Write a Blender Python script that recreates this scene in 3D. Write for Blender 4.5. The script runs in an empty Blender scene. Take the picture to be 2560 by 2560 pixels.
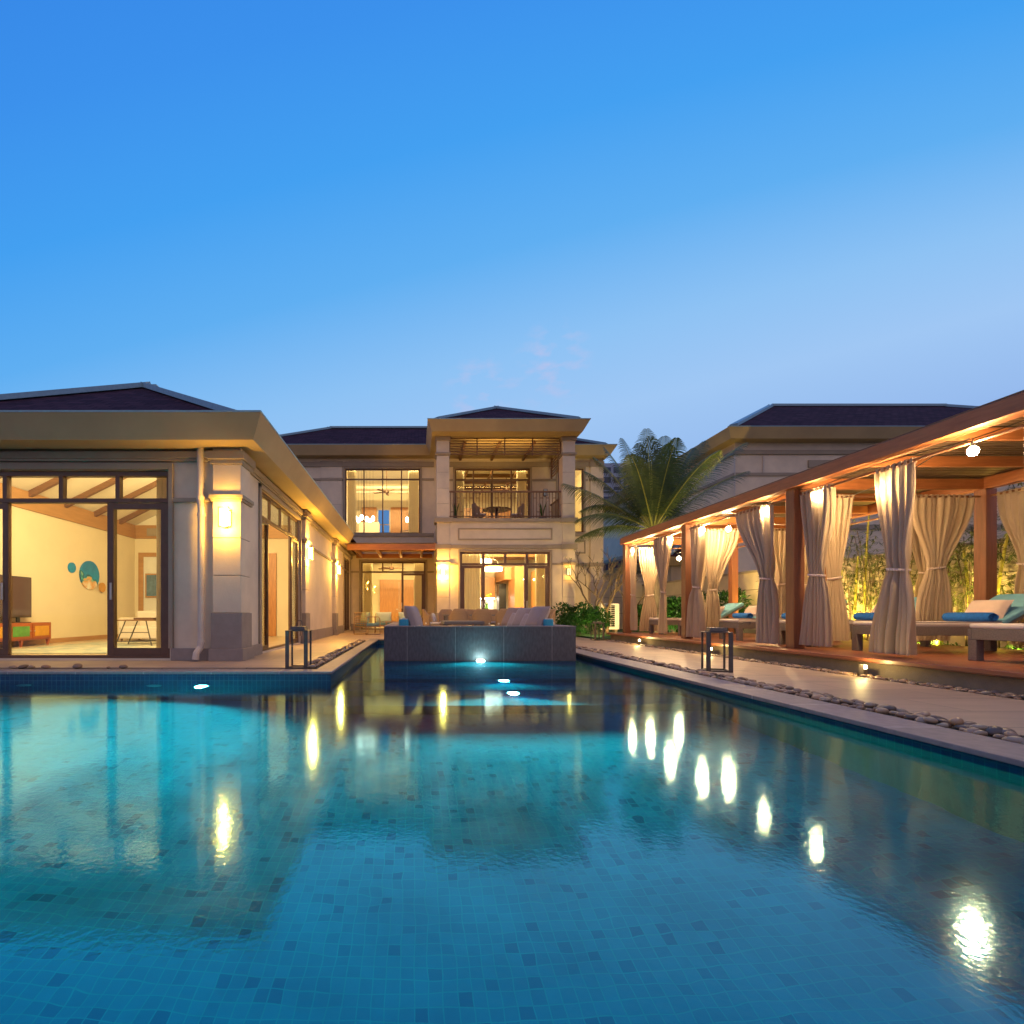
import bpy, math, random
from mathutils import Vector, Matrix, noise
random.seed(7)
sc = bpy.context.scene
C = bpy.data.collections.new("scene_objects"); sc.collection.children.link(C)
PI = math.pi
# ------------------------------------------------------------------ helpers
class MB:
    def __init__(s): s.v = []; s.f = []
    def quad(s, a, b, c, d):
        n = len(s.v); s.v += [a, b, c, d]; s.f.append((n, n+1, n+2, n+3)); return s
    def tri(s, a, b, c):
        n = len(s.v); s.v += [a, b, c]; s.f.append((n, n+1, n+2)); return s
    def box(s, x0, x1, y0, y1, z0, z1):
        n = len(s.v)
        s.v += [(x0,y0,z0),(x1,y0,z0),(x1,y1,z0),(x0,y1,z0),(x0,y0,z1),(x1,y0,z1),(x1,y1,z1),(x0,y1,z1)]
        s.f += [tuple(n+i for i in q) for q in ((0,3,2,1),(4,5,6,7),(0,1,5,4),(1,2,6,5),(2,3,7,6),(3,0,4,7))]
        return s
    def hexa(s, b, t):      # bottom ring (4, ccw from above) and top ring
        n = len(s.v); s.v += list(b) + list(t)
        s.f += [tuple(n+i for i in q) for q in ((0,3,2,1),(4,5,6,7),(0,1,5,4),(1,2,6,5),(2,3,7,6),(3,0,4,7))]
        return s
    def bar(s, a, b, w, h=None, up=(0,0,1)):
        h = h or w; a = Vector(a); b = Vector(b); d = (b-a).normalized(); u = Vector(up)
        if abs(d.dot(u)) > .98: u = Vector((1,0,0))
        r = d.cross(u).normalized(); u = r.cross(d)
        def ring(p): return [tuple(p + r*i*w/2 + u*j*h/2) for i, j in ((-1,-1),(1,-1),(1,1),(-1,1))]
        A = ring(a); B = ring(b); n = len(s.v); s.v += A + B
        s.f += [tuple(n+i for i in q) for q in ((0,1,2,3),(7,6,5,4),(0,4,5,1),(1,5,6,2),(2,6,7,3),(3,7,4,0))]
        return s
    def tube(s, pts, r, seg=8, caps=True):
        pts = [Vector(p) for p in pts]; N = len(pts)
        rs = r if isinstance(r, (list, tuple)) else [r]*N
        base = len(s.v); ref = None
        for i, p in enumerate(pts):
            d = (pts[min(i+1,N-1)] - pts[max(i-1,0)]).normalized()
            if ref is None:
                ref = Vector((0,0,1)) if abs(d.z) < .9 else Vector((1,0,0))
            x = d.cross(ref).normalized(); y = x.cross(d).normalized(); ref = y
            for k in range(seg):
                a = 2*PI*k/seg
                s.v.append(tuple(p + x*math.cos(a)*rs[i] + y*math.sin(a)*rs[i]))
        for i in range(N-1):
            for k in range(seg):
                k2 = (k+1) % seg
                s.f.append((base+i*seg+k, base+i*seg+k2, base+(i+1)*seg+k2, base+(i+1)*seg+k))
        if caps:
            s.f.append(tuple(base+k for k in range(seg))[::-1])
            s.f.append(tuple(base+(N-1)*seg+k for k in range(seg)))
        return s
    def lathe(s, cx, cy, prof, seg=20):
        base = len(s.v)
        for r, z in prof:
            for k in range(seg):
                a = 2*PI*k/seg; s.v.append((cx+r*math.cos(a), cy+r*math.sin(a), z))
        for i in range(len(prof)-1):
            for k in range(seg):
                k2 = (k+1) % seg
                s.f.append((base+i*seg+k, base+i*seg+k2, base+(i+1)*seg+k2, base+(i+1)*seg+k))
        s.f.append(tuple(base+k for k in range(seg))[::-1])
        s.f.append(tuple(base+(len(prof)-1)*seg+k for k in range(seg)))
        return s
    def grid(s, fn, nu, nv):
        base = len(s.v)
        for j in range(nv+1):
            for i in range(nu+1): s.v.append(tuple(fn(i/nu, j/nv)))
        for j in range(nv):
            for i in range(nu):
                a = base + j*(nu+1)+i; s.f.append((a, a+1, a+nu+2, a+nu+1))
        return s
    def build(s, name, mat, parent=None, smooth=False, bevel=0, solid=0, sub=0):
        off = Vector((0,0,0)); p = parent
        while p is not None: off += p.location; p = p.parent
        me = bpy.data.meshes.new(name)
        me.from_pydata([tuple(Vector(v)-off) for v in s.v], [], s.f)
        uv = me.uv_layers.new(name="uv")
        for poly in me.polygons:
            nx, ny, nz = (abs(c) for c in poly.normal)
            for li in poly.loop_indices:
                x, y, z = s.v[me.loops[li].vertex_index]
                uv.data[li].uv = (x, y) if nz >= nx and nz >= ny else ((y, z) if nx > ny else (x, z))
        o = bpy.data.objects.new(name, me); C.objects.link(o)
        me.materials.append(mat)
        if smooth: me.polygons.foreach_set("use_smooth", [True]*len(me.polygons))
        if solid:
            m = o.modifiers.new("thickness", "SOLIDIFY"); m.thickness = solid; m.offset = 0
        if bevel:
            m = o.modifiers.new("edge", "BEVEL"); m.width = bevel; m.segments = 2; m.limit_method = "ANGLE"; m.angle_limit = .6
        if sub:
            m = o.modifiers.new("round", "SUBSURF"); m.levels = sub; m.render_levels = sub
        if parent is not None: o.parent = parent
        return o
def B(*a): return MB().box(*a)
def tag(o, label, cat, group=None):
    o["label"] = label; o["category"] = cat
    if group: o["group"] = group
    return o
def thing(name, label, cat, loc=(0,0,0), group=None):
    o = bpy.data.objects.new(name, None); o.empty_display_size = .2; C.objects.link(o); o.location = loc
    return tag(o, label, cat, group)
def struct(o): o["kind"] = "structure"; return o
def dup(root, loc=None, rotz=None, label=None, group=None, parent=None):
    r = root.copy(); C.objects.link(r); r.parent = parent
    if loc is not None: r.location = loc
    if rotz is not None: r.rotation_euler = (0,0,rotz)
    if label: r["label"] = label
    if group: r["group"] = group
    for ch in root.children: dup(ch, parent=r)
    return r
# ------------------------------------------------------------------ materials
def newmat(name):
    m = bpy.data.materials.new(name); m.use_nodes = True; nt = m.node_tree
    for n in list(nt.nodes): nt.nodes.remove(n)
    out = nt.nodes.new("ShaderNodeOutputMaterial")
    return m, nt, out
def N(nt, t, **kw):
    n = nt.nodes.new(t)
    for k, v in kw.items():
        if k.startswith("i_"):
            key = k[2:].replace("_", " "); n.inputs[int(key) if key.isdigit() else key].default_value = v
        else: setattr(n, k, v)
    return n
def L(nt, a, b): nt.links.new(a, b)
def c4(c, k=1): return (c[0]*k, c[1]*k, c[2]*k, 1)
def pmat(name, col, rough=.6, var=.12, scale=4, bump=.0, bscale=40, metal=0, stretch=None, spec=.5, trans=0, coord="Object", detail=4, col2=None, sheen=0):
    m, nt, out = newmat(name)
    b = N(nt, "ShaderNodeBsdfPrincipled"); b.inputs["Roughness"].default_value = rough; b.inputs["Metallic"].default_value = metal
    b.inputs["Specular IOR Level"].default_value = spec
    if sheen: b.inputs["Sheen Weight"].default_value = sheen
    tc = N(nt, "ShaderNodeTexCoord"); mp = N(nt, "ShaderNodeMapping")
    if stretch: mp.inputs["Scale"].default_value = stretch
    L(nt, tc.outputs[coord], mp.inputs[0])
    n1 = N(nt, "ShaderNodeTexNoise"); n1.inputs["Scale"].default_value = scale; n1.inputs["Detail"].default_value = detail; n1.inputs["Roughness"].default_value = .65
    L(nt, mp.outputs[0], n1.inputs["Vector"])
    r = N(nt, "ShaderNodeValToRGB"); r.color_ramp.elements[0].position = .3; r.color_ramp.elements[1].position = .72
    r.color_ramp.elements[0].color = c4(col2 if col2 else col, 1 if col2 else 1-var); r.color_ramp.elements[1].color = c4(col, 1+var)
    L(nt, n1.outputs["Fac"], r.inputs[0]); L(nt, r.outputs[0], b.inputs["Base Color"])
    if bump:
        n2 = N(nt, "ShaderNodeTexNoise"); n2.inputs["Scale"].default_value = bscale; n2.inputs["Detail"].default_value = 3
        L(nt, mp.outputs[0], n2.inputs["Vector"])
        bp = N(nt, "ShaderNodeBump"); bp.inputs["Strength"].default_value = bump; bp.inputs["Distance"].default_value = .01
        L(nt, n2.outputs["Fac"], bp.inputs["Height"]); L(nt, bp.outputs[0], b.inputs["Normal"])
    sh = b.outputs[0]
    if trans:
        t = N(nt, "ShaderNodeBsdfTranslucent"); L(nt, r.outputs[0], t.inputs[0])
        mx = N(nt, "ShaderNodeMixShader"); mx.inputs[0].default_value = trans
        L(nt, sh, mx.inputs[1]); L(nt, t.outputs[0], mx.inputs[2]); sh = mx.outputs[0]
    L(nt, sh, out.inputs[0]); return m
def brickmat(name, c1, c2, cm, bw, bh, mortar, rough=.5, off=(0,0), offset=0.5, noise_amt=.15, bump=.3, nscale=6, stretch=None, spec=.5, dark=None):
    m, nt, out = newmat(name)
    b = N(nt, "ShaderNodeBsdfPrincipled"); b.inputs["Roughness"].default_value = rough; b.inputs["Specular IOR Level"].default_value = spec
    uv = N(nt, "ShaderNodeUVMap", uv_map="uv")
    br = N(nt, "ShaderNodeTexBrick"); br.offset = offset; br.inputs["Scale"].default_value = 1
    br.inputs["Mortar Size"].default_value = mortar; br.inputs["Brick Width"].default_value = bw; br.inputs["Row Height"].default_value = bh
    br.inputs["Mortar Smooth"].default_value = .2
    br.inputs["Color1"].default_value = (0,0,0,1); br.inputs["Color2"].default_value = (1,1,1,1); br.inputs["Mortar"].default_value = (.5,.5,.5,1)
    mo = N(nt, "ShaderNodeMapping"); mo.inputs["Location"].default_value = (off[0],off[1],0); L(nt, uv.outputs[0], mo.inputs[0]); L(nt, mo.outputs[0], br.inputs["Vector"])
    r = N(nt, "ShaderNodeValToRGB"); e = r.color_ramp.elements
    e[0].color = c4(c1); e[1].color = c4(c2)
    if dark:
        e[0].color = c4(dark); e[0].position = .03; x = e.new(.12); x.color = c4(c1)
    L(nt, br.outputs["Color"], r.inputs[0])
    mp = N(nt, "ShaderNodeMapping")
    if stretch: mp.inputs["Scale"].default_value = stretch
    L(nt, uv.outputs[0], mp.inputs[0])
    n1 = N(nt, "ShaderNodeTexNoise"); n1.inputs["Scale"].default_value = nscale; n1.inputs["Detail"].default_value = 5; L(nt, mp.outputs[0], n1.inputs["Vector"])
    mr = N(nt, "ShaderNodeMapRange"); mr.inputs[1].default_value = .25; mr.inputs[2].default_value = .75; mr.inputs[3].default_value = 1-noise_amt; mr.inputs[4].default_value = 1+noise_amt
    L(nt, n1.outputs["Fac"], mr.inputs[0])
    mm = N(nt, "ShaderNodeMix", data_type="RGBA"); L(nt, br.outputs["Fac"], mm.inputs[0]); L(nt, r.outputs[0], mm.inputs[6]); mm.inputs[7].default_value = c4(cm)
    ml = N(nt, "ShaderNodeVectorMath", operation="MULTIPLY"); L(nt, mm.outputs[2], ml.inputs[0]); L(nt, mr.outputs[0], ml.inputs[1])
    L(nt, ml.outputs[0], b.inputs["Base Color"])
    if bump:
        inv = N(nt, "ShaderNodeMath", operation="SUBTRACT"); inv.inputs[0].default_value = 1; L(nt, br.outputs["Fac"], inv.inputs[1])
        bp = N(nt, "ShaderNodeBump"); bp.inputs["Strength"].default_value = bump; bp.inputs["Distance"].default_value = .004
        L(nt, inv.outputs[0], bp.inputs["Height"]); L(nt, bp.outputs[0], b.inputs["Normal"])
    L(nt, b.outputs[0], out.inputs[0]); return m
def emat(name, col, st):
    m, nt, out = newmat(name); e = N(nt, "ShaderNodeEmission"); e.inputs[0].default_value = c4(col); e.inputs[1].default_value = st
    L(nt, e.outputs[0], out.inputs[0]); return m
def glassmat(name, tint=(.93,.95,.92), k=1.0):
    m, nt, out = newmat(name)
    t = N(nt, "ShaderNodeBsdfTransparent"); t.inputs[0].default_value = c4(tint)
    g = N(nt, "ShaderNodeBsdfGlossy"); g.inputs["Roughness"].default_value = .01
    f = N(nt, "ShaderNodeFresnel"); f.inputs[0].default_value = 1.35
    mk = N(nt, "ShaderNodeMath", operation="MULTIPLY"); mk.inputs[1].default_value = k*.55; L(nt, f.outputs[0], mk.inputs[0])
    mx = N(nt, "ShaderNodeMixShader"); L(nt, mk.outputs[0], mx.inputs[0]); L(nt, t.outputs[0], mx.inputs[1]); L(nt, g.outputs[0], mx.inputs[2])
    L(nt, mx.outputs[0], out.inputs[0]); return m
M = {}
M["wall"] = pmat("painted_stone", (.74,.62,.46), .8, .07, 1.1, .3, 60, col2=(.60,.50,.375), detail=8)
M["trim"] = pmat("trim_stone", (.34,.275,.20), .8, .08, 3, .2, 70)
M["fascia"] = pmat("fascia_stone", (.42,.31,.16), .75, .10, .9, .2, 80)
M["plinth"] = pmat("plinth_stone", (.28,.235,.205), .7, .1, 6, .2, 60)
M["inwall"] = pmat("cream_plaster", (.78,.68,.49), .85, .03, 2)
M["ceil"] = pmat("ceiling_paint", (.78,.72,.6), .9, .03, 2)
M["frame"] = pmat("bronze_frame", (.12,.06,.035), .4, .15, 8)
M["roof"] = brickmat("roof_shingle", (.045,.018,.024), (.085,.035,.045), (.02,.01,.014), .35, .18, .014, .95, spec=.08, bump=.6, nscale=9)
M["cap"] = pmat("roof_cap", (.25,.40,.46), .6, .12, 14)  # pale concrete with the sky's blue reflection put into its colour
M["teak"] = pmat("red_timber", (.33,.115,.042), .5, .25, 5, .15, 30, stretch=(6,.6,6), detail=6)
M["teakx"] = pmat("red_timber_cross", (.36,.13,.045), .5, .25, 5, .15, 30, stretch=(.6,6,6), detail=6)
M["post"] = pmat("post_timber", (.22,.08,.035), .5, .22, 5, .15, 30, stretch=(7,7,.5), detail=6)
M["brownwood"] = pmat("brown_timber", (.2,.10,.045), .5, .25, 5, .1, 30, stretch=(.7,6,6))
M["door"] = pmat("veneer_door", (.46,.20,.055), .4, .22, 5, .05, 30, stretch=(6,6,.6), detail=6)
M["cab"] = pmat("kitchen_veneer", (.55,.26,.09), .35, .2, 5, .0, 30, stretch=(7,7,.5), detail=6)
M["decking"] = brickmat("deck_boards", (.27,.085,.04), (.37,.13,.06), (.05,.02,.012), 60, .12, .004, .35, offset=0, noise_amt=.25, nscale=5, stretch=(.4,5,1))
M["concrete"] = pmat("deck_base_concrete", (.2,.16,.12), .85, .15, 6, .3, 50)
M["coping"] = brickmat("coping_stone", (.21,.175,.175), (.26,.21,.21), (.42,.37,.36), .9, 5, .008, .55, offset=0, noise_amt=.18, nscale=14)
M["copingy"] = brickmat("coping_stone_side", (.21,.175,.175), (.26,.21,.21), (.42,.37,.36), 5, .9, .008, .55, offset=0, noise_amt=.18, nscale=14)
M["paving"] = brickmat("sandstone_paving", (.37,.265,.19), (.46,.33,.235), (.2,.155,.12), 1.2, .6, .007, .45, offset=.5, noise_amt=.16, nscale=3, stretch=(.5,3,1))
M["slate"] = brickmat("slate_cladding", (.075,.075,.09), (.09,.085,.10), (.3,.3,.31), .95, 6, .0035, .6, off=(.15,3), offset=0, noise_amt=.3, nscale=26, stretch=(1,.35,1), bump=.1)
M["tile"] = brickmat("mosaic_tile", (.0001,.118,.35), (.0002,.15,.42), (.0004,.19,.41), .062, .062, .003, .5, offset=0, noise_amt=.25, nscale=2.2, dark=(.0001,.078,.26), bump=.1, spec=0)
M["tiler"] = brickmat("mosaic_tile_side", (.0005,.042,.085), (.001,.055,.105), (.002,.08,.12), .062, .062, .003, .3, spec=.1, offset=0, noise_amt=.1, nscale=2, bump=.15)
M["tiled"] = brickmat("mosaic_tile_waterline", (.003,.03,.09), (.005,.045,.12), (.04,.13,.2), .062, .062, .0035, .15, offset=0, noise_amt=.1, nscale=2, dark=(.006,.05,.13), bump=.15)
M["grass"] = pmat("lawn_grass", (.05,.11,.02), .9, .4, 12, .6, 90)
M["earth"] = pmat("ground_soil", (.10,.09,.06), .9, .3, .6, .3, 20)
M["stone"] = None
M["mesh"] = pmat("roof_slat_timber", (.13,.085,.05), .7, .2, 8)
M["bluegrey"] = pmat("blue_print", (.12,.2,.28), .6, .3, 5)
M["metal"] = pmat("dark_metal", (.085,.07,.06), .5, .2, 12)
M["wicker"] = pmat("woven_wicker", (.36,.23,.13), .65, .25, 60, .8, 160)
M["wickerd"] = pmat("woven_grey_wicker", (.19,.16,.14), .65, .25, 60, .8, 160)
M["cream"] = pmat("cream_cushion", (.70,.62,.54), .85, .06, 8, .15, 120, sheen=.3)
M["aqua"] = pmat("aqua_cushion", (.17,.42,.54), .8, .08, 8, .15, 120)
M["bluec"] = pmat("blue_cushion", (.03,.30,.50), .8, .08, 8, .15, 120)
M["towel"] = pmat("blue_towel", (.006,.12,.50), .95, .2, 30, .8, 160)
M["lav"] = pmat("grey_pillow", (.30,.235,.225), .85, .08, 8, .2, 120, sheen=.3)
M["pinkp"] = pmat("beige_pillow", (.60,.47,.42), .85, .06, 8, .2, 120, sheen=.3)
M["wickerd2"] = pmat("striped_pillow", (.36,.30,.30), .85, .35, 30, .2, 120, stretch=(1,1,4))
M["pinkp2"] = pmat("warm_grey_pillow", (.34,.25,.21), .85, .08, 8, .2, 120)
M["mint"] = pmat("mint_pillow", (.62,.72,.62), .85, .05, 8)
M["sage"] = pmat("sage_pillow", (.30,.38,.30), .85, .05, 8)
M["curtain"] = pmat("linen_curtain", (.50,.385,.27), .85, .05, 3, .25, 140, trans=.25, sheen=.2)
M["sheer"] = pmat("sheer_curtain", (.78,.70,.52), .9, .03, 3, trans=.5)
M["glass"] = glassmat("window_glass")
M["white"] = pmat("white_paint", (.75,.73,.68), .5, .04, 5)
M["pipe"] = pmat("cream_pipe", (.58,.50,.42), .4, .06, 5)
M["tvs"] = pmat("tv_screen", (.09,.055,.04), .08, .05, 2)
M["black"] = pmat("black_plastic", (.02,.02,.02), .4, .1, 8)
M["sidew"] = pmat("sideboard_wood", (.38,.10,.03), .35, .2, 6, stretch=(1,.6,6))
M["green"] = pmat("green_panel", (.10,.30,.06), .3, .3, 6)
M["orange"] = pmat("orange_panel", (.62,.30,.03), .3, .15, 5)
M["teal"] = pmat("teal_art", (.02,.36,.36), .4, .3, 5)
M["rug"] = pmat("patterned_rug", (.50,.42,.28), .95, .3, 2.5, .5, 90, col2=(.18,.26,.26))
M["floorin"] = brickmat("interior_floor", (.48,.37,.25), (.56,.44,.30), (.35,.27,.18), 1.2, .6, .004, .3, noise_amt=.1)
M["bark"] = pmat("tree_bark", (.14,.10,.06), .9, .3, 10, .6, 30, stretch=(1,1,.4))
M["cane"] = pmat("bamboo_cane", (.48,.45,.07), .5, .3, 8, stretch=(1,1,.3))
M["leaf"] = pmat("shrub_leaf", (.035,.11,.018), .35, .45, 9, trans=.3)
M["leafd"] = pmat("hedge_leaf", (.03,.10,.016), .32, .5, 9, trans=.25)
M["bleaf"] = pmat("bamboo_leaf", (.09,.11,.02), .45, .5, 7, trans=.35)
M["palm"] = pmat("palm_leaflet", (.085,.12,.025), .4, .45, 3, trans=.3, col2=(.05,.08,.025))
M["rachis"] = pmat("palm_stem", (.33,.33,.05), .45, .2, 6)
M["gwall"] = brickmat("garden_wall_panels", (.55,.46,.33), (.60,.50,.36), (.22,.17,.12), 2.4, .78, .012, .8, noise_amt=.14, nscale=2)
M["tower"] = pmat("tower_concrete", (.34,.38,.46), .8, .1, .3)
M["towerg"] = pmat("tower_window", (.04,.055,.09), .2, .4, .4)
M["shade"] = emat("sconce_glow", (1,.62,.13), 34)
M["shaded"] = emat("dim_sconce_glow", (1,.80,.32), 2.2)
M["bulb"] = emat("bulb_glow", (1,.66,.30), 1050)
M["pend"] = emat("pendant_glow", (1,.84,.55), 7)
M["down"] = emat("downlight_glow", (1,.82,.55), 14)
M["bluewin"] = emat("evening_window", (.12,.32,.75), .8)  # pane glows blue itself in place of evening sky outside
M["under"] = emat("backsplash_strip_glow", (1,.93,.78), 45)
M["poolglow"] = emat("pool_lamp_glow", (.85,1,.92), 45)
M["pooloff"] = pmat("pool_lamp_lens", (.45,.60,.65), .2, .05, 5)
M["uplight"] = emat("spike_lamp_glow", (1,.78,.35), 90)
# river stone: colour differs from stone to stone
def stonemat():
    m, nt, out = newmat("river_stone"); b = N(nt, "ShaderNodeBsdfPrincipled"); b.inputs["Roughness"].default_value = .45
    g = N(nt, "ShaderNodeNewGeometry"); r = N(nt, "ShaderNodeValToRGB"); e = r.color_ramp.elements
    e[0].color = (.12,.08,.055,1); e[1].color = (.46,.27,.14,1)
    for p, c in ((.3,(.24,.155,.10)),(.6,(.34,.20,.115)),(.8,(.36,.27,.18))): x = e.new(p); x.color = c4(c)
    oi = N(nt, "ShaderNodeObjectInfo"); ad = N(nt, "ShaderNodeMath", operation="ADD"); L(nt, g.outputs["Random Per Island"], ad.inputs[0]); L(nt, oi.outputs["Random"], ad.inputs[1])
    fr = N(nt, "ShaderNodeMath", operation="FRACT"); L(nt, ad.outputs[0], fr.inputs[0]); L(nt, fr.outputs[0], r.inputs[0])
    n1 = N(nt, "ShaderNodeTexNoise"); n1.inputs["Scale"].default_value = 30; n1.inputs["Detail"].default_value = 5
    tc = N(nt, "ShaderNodeTexCoord"); L(nt, tc.outputs["Object"], n1.inputs["Vector"])
    mr = N(nt, "ShaderNodeMapRange"); mr.inputs[3].default_value = .7; mr.inputs[4].default_value = 1.3; L(nt, n1.outputs["Fac"], mr.inputs[0])
    ml = N(nt, "ShaderNodeVectorMath", operation="MULTIPLY"); L(nt, r.outputs[0], ml.inputs[0]); L(nt, mr.outputs[0], ml.inputs[1]); L(nt, ml.outputs[0], b.inputs["Base Color"])
    L(nt, b.outputs[0], out.inputs[0]); return m
M["stone"] = stonemat()
def watermat():
    m, nt, out = newmat("pool_water")
    tc = N(nt, "ShaderNodeTexCoord")
    mp = N(nt, "ShaderNodeMapping"); mp.inputs["Scale"].default_value = (1,1,1); L(nt, tc.outputs["Object"], mp.inputs[0])
    n1 = N(nt, "ShaderNodeTexNoise"); n1.inputs["Scale"].default_value = 38; n1.inputs["Detail"].default_value = 2
    n2 = N(nt, "ShaderNodeTexNoise"); n2.inputs["Scale"].default_value = 3.0; n2.inputs["Detail"].default_value = 2
    L(nt, mp.outputs[0], n1.inputs["Vector"]); L(nt, mp.outputs[0], n2.inputs["Vector"])
    b2 = N(nt, "ShaderNodeBump"); b2.inputs["Strength"].default_value = 1; b2.inputs["Distance"].default_value = .0003; L(nt, n2.outputs["Fac"], b2.inputs["Height"])
    b1 = N(nt, "ShaderNodeBump"); b1.inputs["Strength"].default_value = 1; b1.inputs["Distance"].default_value = .00045; L(nt, n1.outputs["Fac"], b1.inputs["Height"]); L(nt, b2.outputs[0], b1.inputs["Normal"])
    n3 = N(nt, "ShaderNodeTexNoise"); n3.inputs["Scale"].default_value = 5.5; n3.inputs["Detail"].default_value = 1; L(nt, mp.outputs[0], n3.inputs["Vector"])
    b3 = N(nt, "ShaderNodeBump"); b3.inputs["Distance"].default_value = .0032; L(nt, n3.outputs["Fac"], b3.inputs["Height"])
    rf = N(nt, "ShaderNodeBsdfRefraction"); rf.inputs["IOR"].default_value = 1.33; rf.inputs["Roughness"].default_value = .02; rf.inputs[0].default_value = (.30,.92,1,1); L(nt, b3.outputs[0], rf.inputs["Normal"])
    gl = N(nt, "ShaderNodeBsdfGlossy"); gl.inputs["Roughness"].default_value = .08; gl.inputs[0].default_value = (.52,.86,1,1); L(nt, b1.outputs[0], gl.inputs["Normal"])
    f = N(nt, "ShaderNodeFresnel"); f.inputs[0].default_value = 2.15
    mx = N(nt, "ShaderNodeMixShader"); L(nt, f.outputs[0], mx.inputs[0]); L(nt, rf.outputs[0], mx.inputs[1]); L(nt, gl.outputs[0], mx.inputs[2])
    L(nt, mx.outputs[0], out.inputs[0]); return m
M["water"] = watermat()
# ------------------------------------------------------------------ camera, world, lights
EYE = .77; F = 1220.0
def at(px, y): return (px-1037)/F*y
cam = bpy.data.cameras.new("camera"); co = bpy.data.objects.new("camera", cam); C.objects.link(co)
co.location = (0,0,EYE); co.rotation_euler = (PI/2,0,0)
cam.sensor_width = 36; cam.lens = F/2560*36; cam.shift_x = (1280-1037)/2560; cam.shift_y = (1534-1280)/2560
cam.clip_end = 2000; cam.clip_start = .05; sc.camera = co
w = bpy.data.worlds.new("World"); sc.world = w; w.use_nodes = True; nt = w.node_tree
for n in list(nt.nodes): nt.nodes.remove(n)
out = nt.nodes.new("ShaderNodeOutputWorld"); bg = nt.nodes.new("ShaderNodeBackground"); L(nt, bg.outputs[0], out.inputs[0])
tc = N(nt, "ShaderNodeTexCoord")
sx = N(nt, "ShaderNodeSeparateXYZ"); L(nt, tc.outputs["Generated"], sx.inputs[0])
def s2l(r, g, b): return tuple(((c/255+.055)/1.055)**2.4 if c > 10 else c/3294 for c in (r, g, b))
ym = N(nt, "ShaderNodeMath", operation="MAXIMUM"); L(nt, sx.outputs[1], ym.inputs[0]); ym.inputs[1].default_value = .12
xm = N(nt, "ShaderNodeMath", operation="MULTIPLY_ADD"); L(nt, sx.outputs[0], xm.inputs[0]); xm.inputs[1].default_value = -.25; L(nt, sx.outputs[2], xm.inputs[2])
gg = N(nt, "ShaderNodeMath", operation="DIVIDE"); L(nt, xm.outputs[0], gg.inputs[0]); L(nt, ym.outputs[0], gg.inputs[1])
mrg = N(nt, "ShaderNodeMapRange"); mrg.inputs[1].default_value = 0; mrg.inputs[2].default_value = 1.6; L(nt, gg.outputs[0], mrg.inputs[0])
ramp = N(nt, "ShaderNodeValToRGB"); e = ramp.color_ramp.elements
e[0].position = 0; e[0].color = c4(s2l(138,168,226)); e[1].position = 1.0; e[1].color = c4(s2l(54,134,230))
for g_, c in ((.16,(152,188,238)),(.32,(160,199,244)),(.48,(142,194,244)),(.70,(96,175,242)),(.95,(68,160,241)),(1.25,(60,145,236))): x = e.new(g_/1.6); x.color = c4(s2l(*c))
L(nt, mrg.outputs[0], ramp.inputs[0]); mx1 = ramp
# afterglow behind the camera
ag = N(nt, "ShaderNodeMapRange"); ag.inputs[1].default_value = .15; ag.inputs[2].default_value = -.55; L(nt, sx.outputs[1], ag.inputs[0])
mx2 = N(nt, "ShaderNodeMix", data_type="RGBA"); L(nt, ag.outputs[0], mx2.inputs[0]); L(nt, mx1.outputs[0], mx2.inputs[6]); mx2.inputs[7].default_value = (.46,.41,.56,1)
# wisps of cloud low over the house
nz = N(nt, "ShaderNodeTexNoise"); nz.inputs["Scale"].default_value = 26; nz.inputs["Detail"].default_value = 5
mpw = N(nt, "ShaderNodeMapping"); mpw.inputs["Scale"].default_value = (1,1,2.2); L(nt, tc.outputs["Generated"], mpw.inputs[0]); L(nt, mpw.outputs[0], nz.inputs["Vector"])
acc = None
for px, py, rad in ((1380,915,.9992),(1200,985,.9994),):
    v = Vector((px-1037, 1220, 1534-py)).normalized()
    d_ = N(nt, "ShaderNodeVectorMath", operation="DOT_PRODUCT"); d_.inputs[1].default_value = v; L(nt, tc.outputs["Generated"], d_.inputs[0])
    q = N(nt, "ShaderNodeMapRange"); q.inputs[1].default_value = rad-.0022; q.inputs[2].default_value = 1; L(nt, d_.outputs["Value"], q.inputs[0])
    if acc is None: acc = q
    else:
        a_ = N(nt, "ShaderNodeMath", operation="ADD"); L(nt, acc.outputs[0], a_.inputs[0]); L(nt, q.outputs[0], a_.inputs[1]); acc = a_
cr = N(nt, "ShaderNodeMapRange"); cr.inputs[1].default_value = .47; cr.inputs[2].default_value = .72; L(nt, nz.outputs["Fac"], cr.inputs[0])
cm = N(nt, "ShaderNodeMath", operation="MULTIPLY"); L(nt, acc.outputs[0], cm.inputs[0]); L(nt, cr.outputs[0], cm.inputs[1])
cm2 = N(nt, "ShaderNodeMath", operation="MULTIPLY"); cm2.inputs[1].default_value = .8; L(nt, cm.outputs[0], cm2.inputs[0])
mx3 = N(nt, "ShaderNodeMix", data_type="RGBA"); L(nt, cm2.outputs[0], mx3.inputs[0]); L(nt, mx2.outputs[2], mx3.inputs[6]); mx3.inputs[7].default_value = c4(s2l(185,195,235))
L(nt, mx3.outputs[2], bg.inputs[0]); bg.inputs[1].default_value = 1.0
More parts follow.
